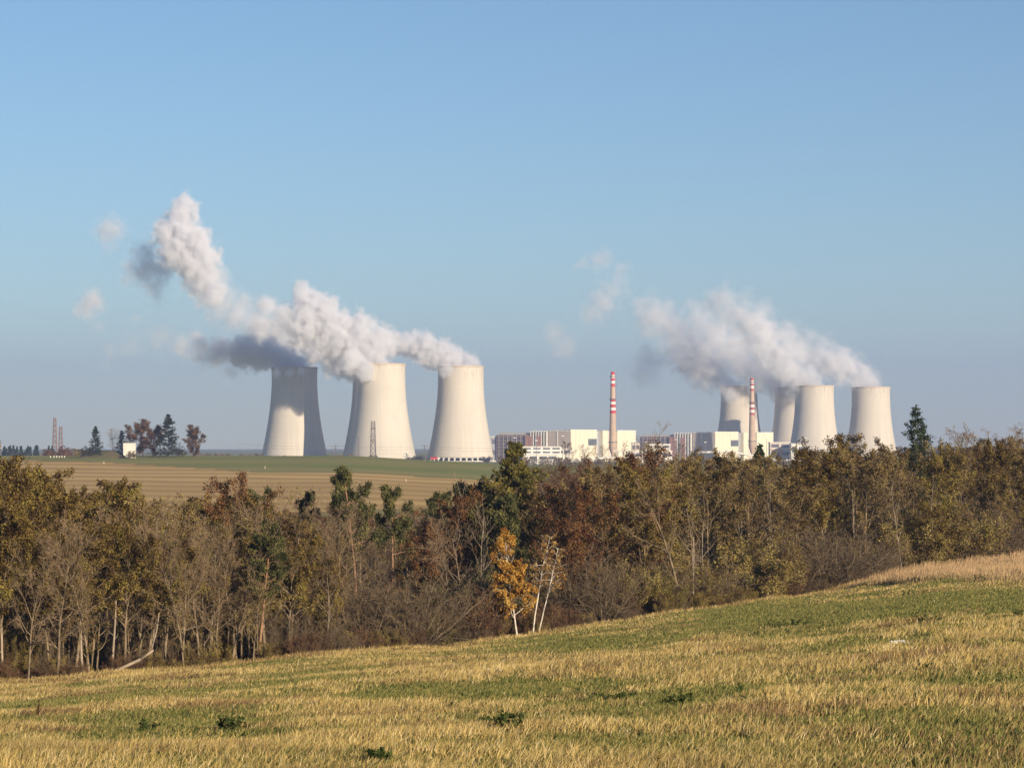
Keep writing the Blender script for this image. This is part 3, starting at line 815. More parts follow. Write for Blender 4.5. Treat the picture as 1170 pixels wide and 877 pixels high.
for i in range(5):
    decid('bare%d' % i, 400 + i, 14, 0.25, None, 0, 0, M['bark'], M['bark_twig'], 0.30, 1.0, 0.07 * (i - 2), ncount=(16, 8, 6), extra=True)
for i in range(2):
    decid('bare_red%d' % i, 450 + i, 12, 0.15, None, 0, 0, M['bark_dark'], M['bark_red'], 0.30, 0.9, 0, ncount=(16, 9, 6), extra=True)
for i in range(2):
    decid('pale%d' % i, 470 + i, 13, 0.40, None, 0, 0, M['bark_pale'], M['bark'], 0.20, 0.85, 0.12 * (1 - 2 * i), ncount=(9, 5, 4))
decid('yellow0', 500, 11, 0.2, M['leaf_yellow'], 11, 0.13, M['bark'], M['bark_twig'], 0.28, 0.9, 0, drop=0.3)
pine('pine0', 600, 16, 0.60, 18); pine('pine1', 601, 17, 0.50, 24, 0.05, 0.19); pine('pine2', 602, 15, 0.35, 34, 0, 0.22)
pine('pine3', 603, 14, 0.20, 40, 0, 0.23)
spruce('spruce0', 700, 16, 0.20); spruce('spruce1', 701, 14, 0.26, wob=0.2, gap=0.22); spruce('spruce2', 705, 14, 0.30, wob=0.12, gap=0.2, dens=9, droop=-0.05, size=0.19, step=0.024)
spruce('larch0', 710, 17, 0.42, 'needle_larch', 0.15, 0.22, 0.1, 22, 0.30, 0.3)
for i in range(3): bush('bush%d' % i, 800 + i, 6, 9, M['bark_bush'], stems=22)
for i in range(2): bush('bush_red%d' % i, 820 + i, 4, 6.5, M['bark_red'], M['leaf_red'], 2, 0.10, stems=16)
for i in range(2): bush('bush_leafy%d' % i, 830 + i, 5, 7, M['bark_twig'], M['leaf_olive'], 4, 0.12, stems=16)
bush('bush_green0', 840, 4, 6, M['bark_twig'], M['leaf_yellow'], 5, 0.11, stems=14)
bush('bush_dark0', 850, 4.5, 6, M['bark_dark'], M['needle'], 6, 0.12, stems=14)

def birch():
    def golden(seed, H, lean, per, lo, leafmat, hang):
        T = TreeB(seed); rs = np.random.RandomState(seed)
        P = [dict(n=12, wig=0.035, up=0.05, tap=0.85, rmin=0.025),
             dict(count=24, **{'from': lo}, ang=55, av=12, len=0.29, base=H, shape=lambda f: 1.2 - 0.9 * f, n=5, wig=0.12, up=0.0, tap=0.85, rmin=0.014, r=0.045),
             dict(count=8, **{'from': 0.2}, ang=45, len=0.45, n=3, wig=0.14, up=-0.22, tap=0.7, rmin=0.010, r=0.018),
             dict(count=4, **{'from': 0.1}, ang=40, len=0.7, n=3, wig=0.12, up=-0.32, tap=0.5, rmin=0.008, r=0.010)]
        T.branch(Vector((0, 0, -0.5)), Vector((lean, 0, 1)), H, 0.085, 0, P)
        a, b = T.tubes(split=2)
        C, _ = along(T.tips, rs, per, 0.08)
        C = C[(vnoise(C / 0.9 + 3) > 0.33)]
        V, Q, c = cards(rs, C, 0.135, clumpy(rs, C, 0.7), hang=0.6)
        Vall = np.concatenate([V, b[0]]); cc = np.concatenate([c, np.full(len(b[0]), 0.3)])[:, None] * np.ones((1, 3))
        return dict(H=H, parts=[('trunk', mesh_np('trunk', a[0], [a[1]], True, mats=[M['bark_birch']])),
            ('crown', mesh_np('crown', Vall, [Q, b[1] + len(V)], False, col=cc, mats=[leafmat, M['bark_twig']], midx=np.r_[np.zeros(len(Q), int), np.ones(len(b[1]), int)]))])
    PROTO['birch0'] = golden(900, 9.5, -0.12, 30, 0.24, M['leaf_gold'], 1)
    PROTO['birch1'] = golden(903, 9.0, 0.05, 0.6, 0.5, M['leaf_gold'], 1)
    PROTO['birch2'] = golden(905, 8.6, 0.30, 1.3, 0.5, M['leaf_gold'], 1)
birch()
def snag(name, seed, H, lean):
    T = TreeB(seed)
    T.branch(Vector((0, 0, -0.3)), Vector((lean, 0, 1)), H, 0.12, 0, [dict(n=7, wig=0.05, up=0.02, tap=0.45, rmin=0.03),
        dict(count=5, **{'from': 0.3}, ang=50, len=0.16, base=H, n=3, wig=0.2, up=0.05, tap=0.8, rmin=0.015, r=0.04)])
    a = T.tubes()[0]
    PROTO[name] = dict(H=H, parts=[('trunk', mesh_np('trunk', a[0], [a[1]], True, mats=[M['bark_pale']]))])
for i in range(3): snag('snag%d' % i, 950 + i, 6, (-0.05, 0.1, 0.22)[i])

ALL_TREES = []
NAMES = {'mossy': 'bare_tree', 'oak': 'oak_tree', 'olive': 'leafy_tree', 'brown': 'leafy_tree', 'red': 'russet_tree', 'bare': 'bare_tree', 'bare_red': 'bare_tree', 'pale': 'dead_tree', 'yellow': 'leafy_tree', 'pine': 'pine_tree',
         'spruce': 'spruce_tree', 'larch': 'larch_tree', 'bush': 'bush', 'bush_red': 'bush', 'bush_leafy': 'bush', 'bush_green': 'bush', 'bush_dark': 'bush', 'birch': 'birch_tree', 'snag': 'dead_tree'}
def plant(proto, px, D, H=None, wide=1.0, rz=None, label=None, row='deep', group=None, sink=0.0, tilt=0.0, lift=0.0):
    P = PROTO[proto]; kind = proto.rstrip('0123456789')
    x = (px - CX) / F * D
    z = gz(x, D) + lift
    s = (H or P['H']) / P['H']
    t = empty(NAMES[kind], (x, D, z - sink), 0)
    R = random.Random(hash((round(px * 7), round(D * 3), len(ALL_TREES))) & 0xffff)
    t.rotation_euler = (0, tilt, R.random() * 6.28 if rz is None else rz)
    t.scale = (s * wide, s * wide, s)
    for nm, me in P['parts']: link(nm, me, t)
    tag(t, label, {'bush': 'bush', 'snag': 'dead trunk'}.get(kind.split('_')[0], 'tree'))
    ALL_TREES.append(dict(o=t, kind=kind, px=px, D=D, row=row, label=label, group=group))
    return t
def H_to(px, ytop, D, lift=0.0):
    x = (px - CX) / F * D
    return at(px, ytop, D).z - gz(x, D) - lift

# contour of the treetops in the photograph
TPX = [-40, 0, 30, 60, 85, 105, 125, 150, 175, 205, 240, 270, 290, 305, 330, 360, 400, 440, 480, 510, 540, 560, 575, 600, 625, 650, 700, 740, 780, 830, 860, 890, 930, 970, 1000, 1035, 1075, 1100, 1130, 1170, 1210]
TPY = [530, 529, 532, 554, 574, 572, 553, 559, 568, 574, 575, 578, 564, 558, 588, 600, 593, 593, 591, 586, 557, 546, 541, 536, 533, 533, 531, 520, 523, 519, 512, 528, 522, 503, 511, 509, 511, 515, 501, 506, 506]
def ctop(px): return float(np.interp(px, TPX, TPY))
def cnear(px): return max(ctop(px), float(np.interp(px, [365, 385, 478, 500], [0, 648, 648, 0])))
rng = random.Random(42)
def pick(px, row):
    r = rng.random()
    def ch(tab):
        s = 0; q = rng.random()
        for k, w in tab:
            s += w
            if q < s: break
        n = sum(1 for p in PROTO if p.rstrip('0123456789') == k)
        return k + str(rng.randrange(n))
    if px < 190: return ch([('olive', .76), ('brown', .10), ('mossy', .14)])
    if px < 350: return ch([('olive', .38), ('mossy', .34), ('brown', .12), ('pale', .05), ('pine', .11)])
    if px < 480: return ch([('bare', .30), ('mossy', .30), ('brown', .15), ('pine', .12), ('bare_red', .13)])
    if px < 565: return ch([('pine', .35), ('red', .22), ('bare_red', .25), ('bare', .18)])
    if px < 640: return ch([('pine', .20), ('brown', .30), ('bare_red', .30), ('olive', .2)])
    if px < 740: return ch([('bare_red', .34), ('brown', .26), ('red', .20), ('olive', .20)])
    if px < 960: return ch([('olive', .44), ('mossy', .16), ('brown', .34), ('bare_red', .06)])
    return ch([('olive', .38), ('mossy', .28), ('brown', .34)])
def row(dD, spacing, top_off, hv, name, x0=-45, x1=1215, jit=0.35, hmin=5.0, skip=None):
    px = x0
    while px < x1:
        D = float(edge_D(px)) + dD * rng.uniform(0.85, 1.15)
        p = px + rng.uniform(-jit, jit) * spacing
        if not (skip and skip(p)):
            h = H_to(p, (cnear(p) if name in ('edge', 'second', 'middle') else ctop(p)) + top_off + rng.uniform(-0.25 * hv, hv * 1.7) + 2, D)
            h = max(h, hmin)
            k = pick(p, name)
            if k.startswith('pine') and h > 14: h *= 0.93
            plant(k, p, D, h, wide=rng.uniform(0.85, 1.15) * (1.25 if h < 9 else 1.0), row=name)
        px += spacing * rng.uniform(0.8, 1.2)
# rows from the meadow edge inwards
row(5, 46, 30, 26, 'edge', skip=lambda p: 395 < p < 740 or 780 < p < 1010)
row(14, 44, 8, 16, 'second', skip=lambda p: 400 < p < 520 or 560 < p < 650)
row(30, 42, 6, 14, 'middle')
row(52, 42, 4, 12, 'back')
row(85, 40, 5, 10, 'far')
row(125, 36, 6, 9, 'rear', x0=150)
row(175, 32, 6, 8, 'rear', x0=520)
row(230, 30, 8, 8, 'rear', x0=600)
# distant valley trees behind, filling below the fields
for q in range(46):
    px = rng.uniform(150, 600); D = rng.uniform(380, 640)
    plant(rng.choice(['bare0', 'bare1', 'bare2', 'bare3', 'bare_red0', 'brown0', 'brown1', 'pine2', 'red1']), px, D, max(5, H_to(px, rng.uniform(578, 598) if px > 310 else rng.uniform(572, 590), D)), 1.2, row='valley')
# undergrowth bushes at the edge
bl = [('bush0', 462, 4, 640, 1.25), ('bush1', 415, 6, 655, 1.1), ('bush2', 505, 9, 655, 1.0), ('bush0', 360, 5, 690, 1.0), ('bush1', 688, 4, 622, 0.95), ('bush2', 650, 8, 640, 0.9),
      ('bush2', 945, 5, 590, 1.35), ('bush1', 905, 8, 605, 1.1), ('bush0', 995, 9, 600, 1.0), ('bush1', 822, 3, 640, 0.9), ('bush2', 760, 6, 630, 0.9),
      ('bush_red0', 535, 5, 668, 1.0), ('bush_red1', 560, 3, 690, 0.9), ('bush_red0', 622, 3, 686, 1.0), ('bush_red1', 650, 3, 690, 0.8), ('bush_red0', 735, 5, 660, 1.1), ('bush_red1', 590, 6, 680, 1.1),
      ('bush_leafy0', 870, 6, 612, 1.1), ('bush_green0', 752, 4, 650, 0.9), ('bush_leafy1', 715, 7, 640, 1.0), ('bush_leafy0', 1045, 8, 590, 1.1), ('bush_leafy1', 1090, 6, 575, 1.1), ('bush0', 1145, 7, 560, 1.0),
      ('bush_dark0', 855, 9, 630, 1.2), ('bush_green0', 495, 4, 700, 0.7), ('bush_red0', 905, 6, 625, 0.6), ('bush_leafy1', 790, 9, 625, 1.0), ('bush1', 312, 7, 700, 0.8), ('bush_leafy0', 250, 9, 715, 0.7), ('bush2', 60, 10, 720, 0.7),
      ('bush_leafy1', 20, 8, 728, 0.6), ('bush0', 150, 12, 715, 0.8), ('bush1', 205, 10, 712, 0.8), ('bush_dark0', 535, 12, 650, 1.1), ('bush_dark0', 480, 14, 660, 0.9), ('bush1', 575, 14, 640, 1.0)]
for k, px, dd, yt, w in bl:
    D = float(edge_D(px)) + dd
    plant(k, px, D, H_to(px, yt, D), w, row='edge')
for q in range(34):
    px = rng.uniform(-20, 380); D = float(edge_D(px)) + rng.uniform(0.5, 16)
    k = rng.choice(['mossy0', 'mossy1', 'mossy2', 'olive1', 'olive3', 'bare1'])
    plant(k, px, D, rng.uniform(5.5, 10.5), rng.uniform(0.55, 0.9), row='edge')
for q in range(85):
    px = rng.uniform(-20, 1010); D = float(edge_D(px)) + rng.uniform(0.3, 4)
    k = rng.choice(['bush0', 'bush1', 'bush2', 'bush_red0', 'bush_red1', 'bush_leafy0', 'bush_leafy1'])
    plant(k, px, D, rng.uniform(0.9, 2.4), rng.uniform(0.8, 1.3), row='fringe')
for q in range(16):
    px = rng.uniform(-20, 400); D = float(edge_D(px)) + rng.uniform(2, 12)
    plant('bare%d' % rng.randrange(5), px, D, rng.uniform(9, 13), rng.uniform(0.8, 1.0), row='edge')
for q in range(22):
    px = rng.uniform(-20, 1180); D = float(edge_D(px)) + rng.uniform(3, 34)
    top = cnear(px) + rng.uniform(14, 60)
    plant('pale%d' % rng.randrange(2), px, D, max(6, H_to(px, top, D)), rng.uniform(0.55, 0.75), row='second')
for q in range(6):
    px = rng.uniform(600, 760); D = float(edge_D(px)) + rng.uniform(6, 40)
    plant('red%d' % rng.randrange(3), px, D, max(6, H_to(px, ctop(px) + rng.uniform(20, 80), D)), rng.uniform(0.9, 1.2), row='middle')
# low brush filling under the crowns deeper in the wood
for q in range(70):
    px = rng.uniform(-30, 1200); D = float(edge_D(px)) + rng.uniform(18, 60)
    k = rng.choice(['bush0', 'bush1', 'bush2', 'bush_leafy0', 'bush_leafy1', 'bush_red0', 'bush_dark0'])
    plant(k, px, D, rng.uniform(3.5, 6.5), rng.uniform(0.9, 1.3), row='under')

def E(px): return float(edge_D(px))
# individually recognisable trees
plant('birch0', 592, E(592) + 0.5, 9.3, 1.15, 0.0, 'golden yellow birch with a white leaning trunk at the meadow edge', 'solo')
plant('birch1', 608, E(608) + 1.2, 9.4, 1.0, 0.3, 'thin upright white birch with few leaves right of the golden birch', 'solo')
plant('birch2', 612, E(612) + 0.6, 8.4, 1.0, 0.0, 'white birch curving to the right with a few orange leaves', 'solo')
plant('pine0', 408, 232, H_to(408, 527, 232), 0.85, 0.5, 'tall orange-trunked pine in front of the stubble field', 'solo')
plant('pine1', 392, 236, H_to(392, 545, 236), 0.8, 2.0, 'pine with a bent crown left of the tall orange-trunked pine', 'solo')
plant('pine0', 444, 234, H_to(466, 546, 234), 0.8, 1.0, 'slanting orange-trunked pine below the middle left cooling tower', 'solo', tilt=0.16)
plant('pine2', 347, 240, H_to(347, 560, 240), 0.7, 1.0, 'small dark pine left of the two tall pines', 'solo')
plant('pine3', 292, 236, H_to(292, 556, 236), 0.8, 1.4, 'pine with a blue green crown among russet treetops', 'solo')
plant('pine3', 530, 250, H_to(530, 548, 250), 1.0, 1.0, 'broad dark green pine left of the olive larch', 'solo')
plant('pine3', 556, 246, H_to(556, 552, 246), 1.0, 2.6, 'broad dark green pine touching the olive larch', 'solo')
plant('pine2', 505, 268, H_to(505, 560, 268), 0.9, 0.2, 'dark pine behind the forked dead tree', 'solo')
plant('larch0', 588, 244, H_to(588, 503, 244), 1.0, 0.4, 'tall olive green larch below the mauve hall', 'solo')
plant('pale0', 503, 238, H_to(498, 545, 238), 0.8, 0.2, 'forked pale dead tree with a bare arched top', 'solo')
plant('pale1', 170, E(170) + 8, H_to(190, 570, E(170) + 8), 0.7, 0.0, 'pale dead tree leaning right among the olive trees', 'solo', tilt=0.12)
plant('spruce2', 1046, 300, H_to(1045, 463, 300), 1.0, 1.0, 'dark spruce rising highest above the wood at right', 'solo')
plant('spruce2', 1060, 303, H_to(1066, 482, 303), 0.9, 2.0, 'second dark spruce top leaning beside the highest spruce', 'solo', tilt=0.06)
plant('spruce0', 868, 300, H_to(860, 505, 300), 0.8, 1.0, 'dark spruce top below the second striped chimney', 'solo')
plant('yellow0', 1062, 275, H_to(1062, 545, 275), 1.0, 1.0, 'tree with yellow green leaves below the highest spruce', 'solo')
plant('yellow0', 940, 270, H_to(935, 570, 270), 0.8, 2.0, 'yellow green tree behind the large grey bush', 'solo')
plant('bare1', 1130, 330, H_to(1130, 492, 330), 1.1, 0.6, 'large bare tree against the sky at right', 'solo')
plant('bare3', 1165, 325, H_to(1165, 497, 325), 1.0, 1.6, 'bare tree cut by the right edge, crown against the sky', 'solo')
plant('bare2', 740, 262, H_to(740, 503, 262), 0.8, 0.6, 'bare thin tree top poking up right of the first striped chimney', 'solo')
plant('red0', 492, 246, H_to(487, 600, 246), 0.9, 0.6, 'dark russet tree below the slanting pine', 'solo')
plant('red1', 298, 232, H_to(298, 540, 232), 0.8, 0.6, 'russet tree top against the stubble field', 'solo')
plant('snag0', 96, E(96) + 3, 4.6, 1.3, 0.0, 'broken pale trunk standing at the left meadow edge', 'solo')
plant('snag1', 240, E(240) + 9, 9.5, 0.7, 0.0, 'straight tall reddish dead trunk at the left of the wood', 'solo')
plant('snag1', 128, E(128) + 5, 6.0, 0.9, 0.6, 'double pale trunk near the fallen log', 'solo')
plant('snag2', 168, E(168) + 4, 5.0, 0.8, 0.0, 'pale trunk leaning right near the fallen log', 'solo')
plant('snag0', 5, E(5) + 4, 7.0, 0.8, 0.0, 'pale bare trunk at the left edge of the photo', 'solo')
plant('snag0', 795, E(795) + 7, 7.5, 0.6, 0.0, 'slim pale trunk standing before the wood between the chimneys', 'solo')

# fallen log
x = (150 - CX) / F * (E(150) - 0.5); yy = E(150) - 0.5; z = gz(x, yy)
lg = MB(); lg.tube((0, 0, 0.0), (2.2, 0.3, 1.0), 0.13, 0.11, 9); lg.tube((2.2, 0.3, 1.0), (3.1, 0.5, 1.65), 0.11, 0.07, 7)
o = lg.build('fallen_log', M['bark_pale'], None, True); o.location = (x - 1.5, yy, z + 0.15)
tag(o, 'pale fallen log resting slantwise at the left meadow edge', 'log')

row(5, 60, 30, 20, 'edge', x0=-250, x1=-60)
row(30, 60, 6, 14, 'middle', x0=-250, x1=-60)
row(5, 60, 30, 20, 'edge', x0=1225, x1=1420)
row(30, 60, 6, 14, 'middle', x0=1225, x1=1420)
# ---- labels for the wood's trees
ZN = [(85, 'at the far left of the wood'), (175, 'below the white wall'), (290, 'below the ridge oaks'), (375, 'below the leftmost cooling tower'),
      (480, 'below the cooling tower with the mast'), (562, 'below the third cooling tower'), (640, 'behind the golden birch'), (735, 'below the first striped chimney'), (820, 'between the two striped chimneys'),
      (900, 'below the second striped chimney'), (962, 'below the front right cooling tower'), (1028, 'below the rightmost cooling tower'), (1090, 'below the highest spruce'), (2000, 'at the right edge of the wood')]
LOOK = {'mossy': 'sparse mossy twigged tree', 'olive': 'olive brown leafy tree', 'brown': 'brown-leaved tree', 'red': 'russet-leaved tree', 'bare': 'bare grey-brown tree', 'bare_red': 'bare reddish-twigged tree', 'pale': 'pale dead tree',
        'yellow': 'yellow green tree', 'pine': 'green pine', 'spruce': 'dark spruce', 'larch': 'larch', 'bush': 'grey twiggy bush', 'bush_red': 'low russet bush', 'bush_leafy': 'leafy brown bush', 'bush_green': 'yellow green bush', 'bush_dark': 'dark green bush'}
ROWT = {'edge': 'on the meadow edge', 'second': 'just inside the wood', 'middle': 'inside the wood', 'back': 'deeper in the wood', 'far': 'deep in the wood', 'rear': 'far back', 'valley': 'in the far valley', 'under': 'in the undergrowth', 'fringe': 'in the edge brambles'}
bins = {}
for T in ALL_TREES:
    if T['label']: continue
    zn = next(n for lim, n in ZN if T['px'] < lim)
    bins.setdefault((T['kind'], zn, T['row']), []).append(T)
for (k, zn, rw), L in bins.items():
    L.sort(key=lambda T: T['px'])
    base = '%s %s %s' % (LOOK[k], ROWT[rw], zn)
    if len(L) == 1: L[0]['o']['label'] = base
    elif len(L) <= 3:
        for T, p in zip(L, ['leftmost', 'rightmost'] if len(L) == 2 else ['leftmost', 'middle', 'rightmost']): T['o']['label'] = p + ' ' + base
    else:
        for T in L: T['o']['label'] = base
    for T in L: T['o']['group'] = LOOK[k] + 's ' + zn
for T in ALL_TREES:
    if T['label']: T['o']['group'] = 'single trees of the wood'

# ------------------------------------------------------------------ the ridge: mound, white wall, trees
M['turf'] = plain('mound_turf', (0.085, 0.085, 0.030), (0.13, 0.10, 0.045), 0.25)
def ground_at(px, D): 
    x = (px - CX) / F * D
    return Vector((x, D, gz(x, D)))
g = ground_at(125, 1390)
n, m_ = 40, 20
V = []; 
for j in range(m_):
    for i in range(n):
        u, v = i / (n - 1) * 2 - 1, j / (m_ - 1) * 2 - 1
        hgt = 4.6 * max(0, 1 - abs(u + 0.05) ** 1.7) * max(0, 1 - v * v) - 0.3
        V.append((u * 17.5, v * 11, hgt))
V = np.array(V); V[:, 2] += (n2(V[:, 0], V[:, 1], 3, 4.0) - 0.5) * 0.5
i = (np.arange(m_ - 1)[:, None] * n + np.arange(n - 1)[None, :]).ravel()
o = link('mound', mesh_np('mound', V, [np.stack([i, i + 1, i + n + 1, i + n], 1)], True, mats=[M['turf']]), loc=g)
tag(o, 'low grassy mound left of the white wall on the ridge', 'mound', kind='structure')
g = ground_at(148, 1380)
t = empty('monument_wall', g - Vector((0, 0, 0.3))); tag(t, 'square white concrete wall standing beside the grassy mound', 'wall')
mm = MB(); hw, hh = 3.45, 8.5
mm.add([(-hw, 0, 2.3), (-hw + 2.8, 0, 0), (hw, 0, 0), (hw, 0, hh), (-hw, 0, hh), (-hw, .7, 2.3), (-hw + 2.8, .7, 0), (hw, .7, 0), (hw, .7, hh), (-hw, .7, hh)],
       [(0, 1, 6, 5), (1, 2, 7, 6), (2, 3, 8, 7), (3, 4, 9, 8), (4, 0, 5, 9), (0, 2, 3, 4), (9, 8, 7, 5)], [(0, 1, 2), (7, 6, 5)])
mm.build('slab', M['white_concrete'], t)
MB().box(-hw - 0.15, hw + 0.15, -0.12, 0.82, hh + 0.003, hh + 0.25).build('coping', M['white'], t)
MB().box(0.6, 2.9, -0.12, -0.003, 2.3, 3.0).build('plaque', M['basin'], t)
def ridge_tree(k, px, ytop, D, w, lab, ybase=None):
    plant(k, px, D, H_to(px, ytop, D), w, label=lab, row='solo')
ridge_tree('spruce1', 109, 486, 1385, 1.25, 'lone dark conifer left of the grassy mound')
ridge_tree('bare0', 130, 491, 1420, 1.0, 'small bare tree left of the white wall')
ridge_tree('spruce1', 139, 491, 1425, 1.3, 'small conifer peeping out behind the white wall')
ridge_tree('oak0', 164, 488, 1400, 1.25, 'broad red oak right of the white wall')
ridge_tree('oak1', 175, 494, 1405, 1.1, 'lower red oak between the broad red oak and the tall spruce')
ridge_tree('bare2', 183, 490, 1430, 1.1, 'bare tree left of the tall ridge spruce')
ridge_tree('spruce1', 192, 472, 1395, 1.35, 'tallest dark spruce on the ridge')
ridge_tree('oak1', 221, 494, 1400, 1.2, 'round orange brown oak at the right of the ridge trees')
ridge_tree('bush_leafy0', 150.5, 514.5, 1372, 1.1, 'dark round bush at the foot of the white wall')
ridge_tree('bush_dark0', 101, 508, 1388, 1.0, 'dark bush under the lone conifer')
ridge_tree('bush0', 206, 511, 1420, 1.2, 'grey bush between the tallest spruce and the round oak')
for T in ALL_TREES[-11:]: T['o']['group'] = 'trees on the ridge'
# dark bush before tower 2
plant('bush_dark0', 427, 2700, H_to(427, 518.5, 2700), 1.1, label='dark bush at the foot of the lattice mast', row='solo')
plant('bush_dark0', 421, 2700, H_to(421, 521, 2700), 1.1, label='smaller dark bush left of the mast bush', row='solo')
for px, yt, lb in ((668, 509, 'tall bare tree below the cream reactor building'), (655, 512, 'bare tree at the left corner of the cream reactor building'), (688, 510, 'bare tree left of the first chimney base'), (647, 505, 'orange brown tree below the grey reactor wall'),
                   (778, 507, 'brown tree in front of the second fin gallery'), (800, 510, 'brown tree below the second grey reactor wall'), (893, 513, 'bare tree before the grey block right of the second chimney')):
    plant('bare_red0' if 'bare' in lb else 'brown1', px, 2640, H_to(px, yt, 2640), 1.0, label=lb, row='solo')
for px, yt in ((478, 519), (470, 521), (556, 520)):
    plant('bush_dark0', px, 2950, H_to(px, yt, 2950), 1.3, label='dark far bush %s the third cooling tower' % {478: 'close left of', 470: 'further left of', 556: 'right of'}[px], row='solo')

# white posts / markers on the ridge
for i, px in enumerate((88, 92, 95, 98, 101, 104)):
    g = ground_at(px - 29 if False else px - 30, 1395)
    m = MB(); m.box(-0.2, 0.2, -0.2, 0.2, -0.2, 0.75); m.box(-0.27, 0.27, -0.27, 0.27, 0.753, 0.87)
    o = m.build('marker_post', M['white']); o.location = g
    tag(o, 'small white post in the row on the ridge by the reddish masts', 'post', 'white posts on the ridge')
for px, D, lb in ((119, 1300, 'white marker stone below the grassy mound'), (154.5, 1375, 'white stone right of the bush at the wall'), (303, 1250, 'thin pale post in the green crop below the leftmost cooling tower'), (464, 1150, 'thin pale post in the crop below the mast')):
    g = ground_at(px, D); m = MB(); m.box(-0.14, 0.14, -0.14, 0.14, -0.3, 1.3); m.box(-0.19, 0.19, -0.19, 0.19, 1.303, 1.4)
    o = m.build('marker_stone', M['tower_rim']); o.location = g; tag(o, lb, 'marker')

# distant wood on the horizon (one mass)
def far_wood(name, px0, px1, D, hmean, mat, twig, label, n, cone):
    rs = np.random.RandomState(int(px0 + D)); vs, qs, off = [], [], 0
    for q in range(n):
        px = rs.uniform(px0, px1); Dd = D + rs.uniform(-60, 60); x = (px - CX) / F * Dd; z = gz(x, Dd)
        h = hmean * rs.uniform(0.6, 1.25)
        k = 130
        f = rs.uniform(0.05, 1, k); an = rs.uniform(0, 6.28, k)
        r = (h * 0.22 * (1 - f) + 0.2) if cone else h * 0.42 * np.sqrt(np.clip(1 - ((f - 0.5) / 0.52) ** 2, 0, 1))
        rr = r * np.sqrt(rs.uniform(0.2, 1, k))
        C = np.stack([x + rr * np.cos(an), Dd + rr * np.sin(an), z + f * h], 1)
        V, Q, c = cards(rs, C, h * 0.15, rs.uniform(0.1, 0.9, k)); vs.append(np.c_[V, c]); qs.append(Q + off); off += len(V)
    A = np.concatenate(vs)
    o = link(name, mesh_np(name, A[:, :3], [np.concatenate(qs)], False, col=A[:, 3:4] * np.ones((1, 3)), mats=[mat]))
    tag(o, label, 'far wood', kind='stuff')
far_wood('distant_wood', -30, 62, 2300, 11, M['needle_dark'], None, 'distant dark conifer wood at the far left horizon', 60, True)
far_wood('distant_russet_copse', 50, 84, 1900, 7, M['leaf_red'], None, 'pinkish red copse at the foot of the two lattice masts', 26, False)
far_wood('distant_copse', 228, 300, 2400, 6, M['leaf_brown'], None, 'low distant brown copse between the ridge oaks and the leftmost cooling tower', 34, False)
far_wood('distant_hedge', 290, 372, 2500, 4.5, M['needle'], None, 'low dark hedge at the foot of the leftmost cooling tower', 40, False)
far_wood('distant_thicket', 372, 404, 2900, 7, M['leaf_brown'], None, 'distant thicket between the leftmost cooling tower and the mast', 20, False)
far_wood('distant_shrubs', 84, 100, 1700, 4, M['leaf_brown'], None, 'brown shrubs behind the white posts', 14, False)
far_wood('plant_shrubs', 566, 1180, 2500, 6.5, M['leaf_brown'], None, 'brown shrubbery along the foot of the plant buildings', 260, False)
far_wood('horizon_wood', 1010, 1250, 4800, 16, M['leaf_brown'], None, 'far hazy wood on the right horizon', 120, False)

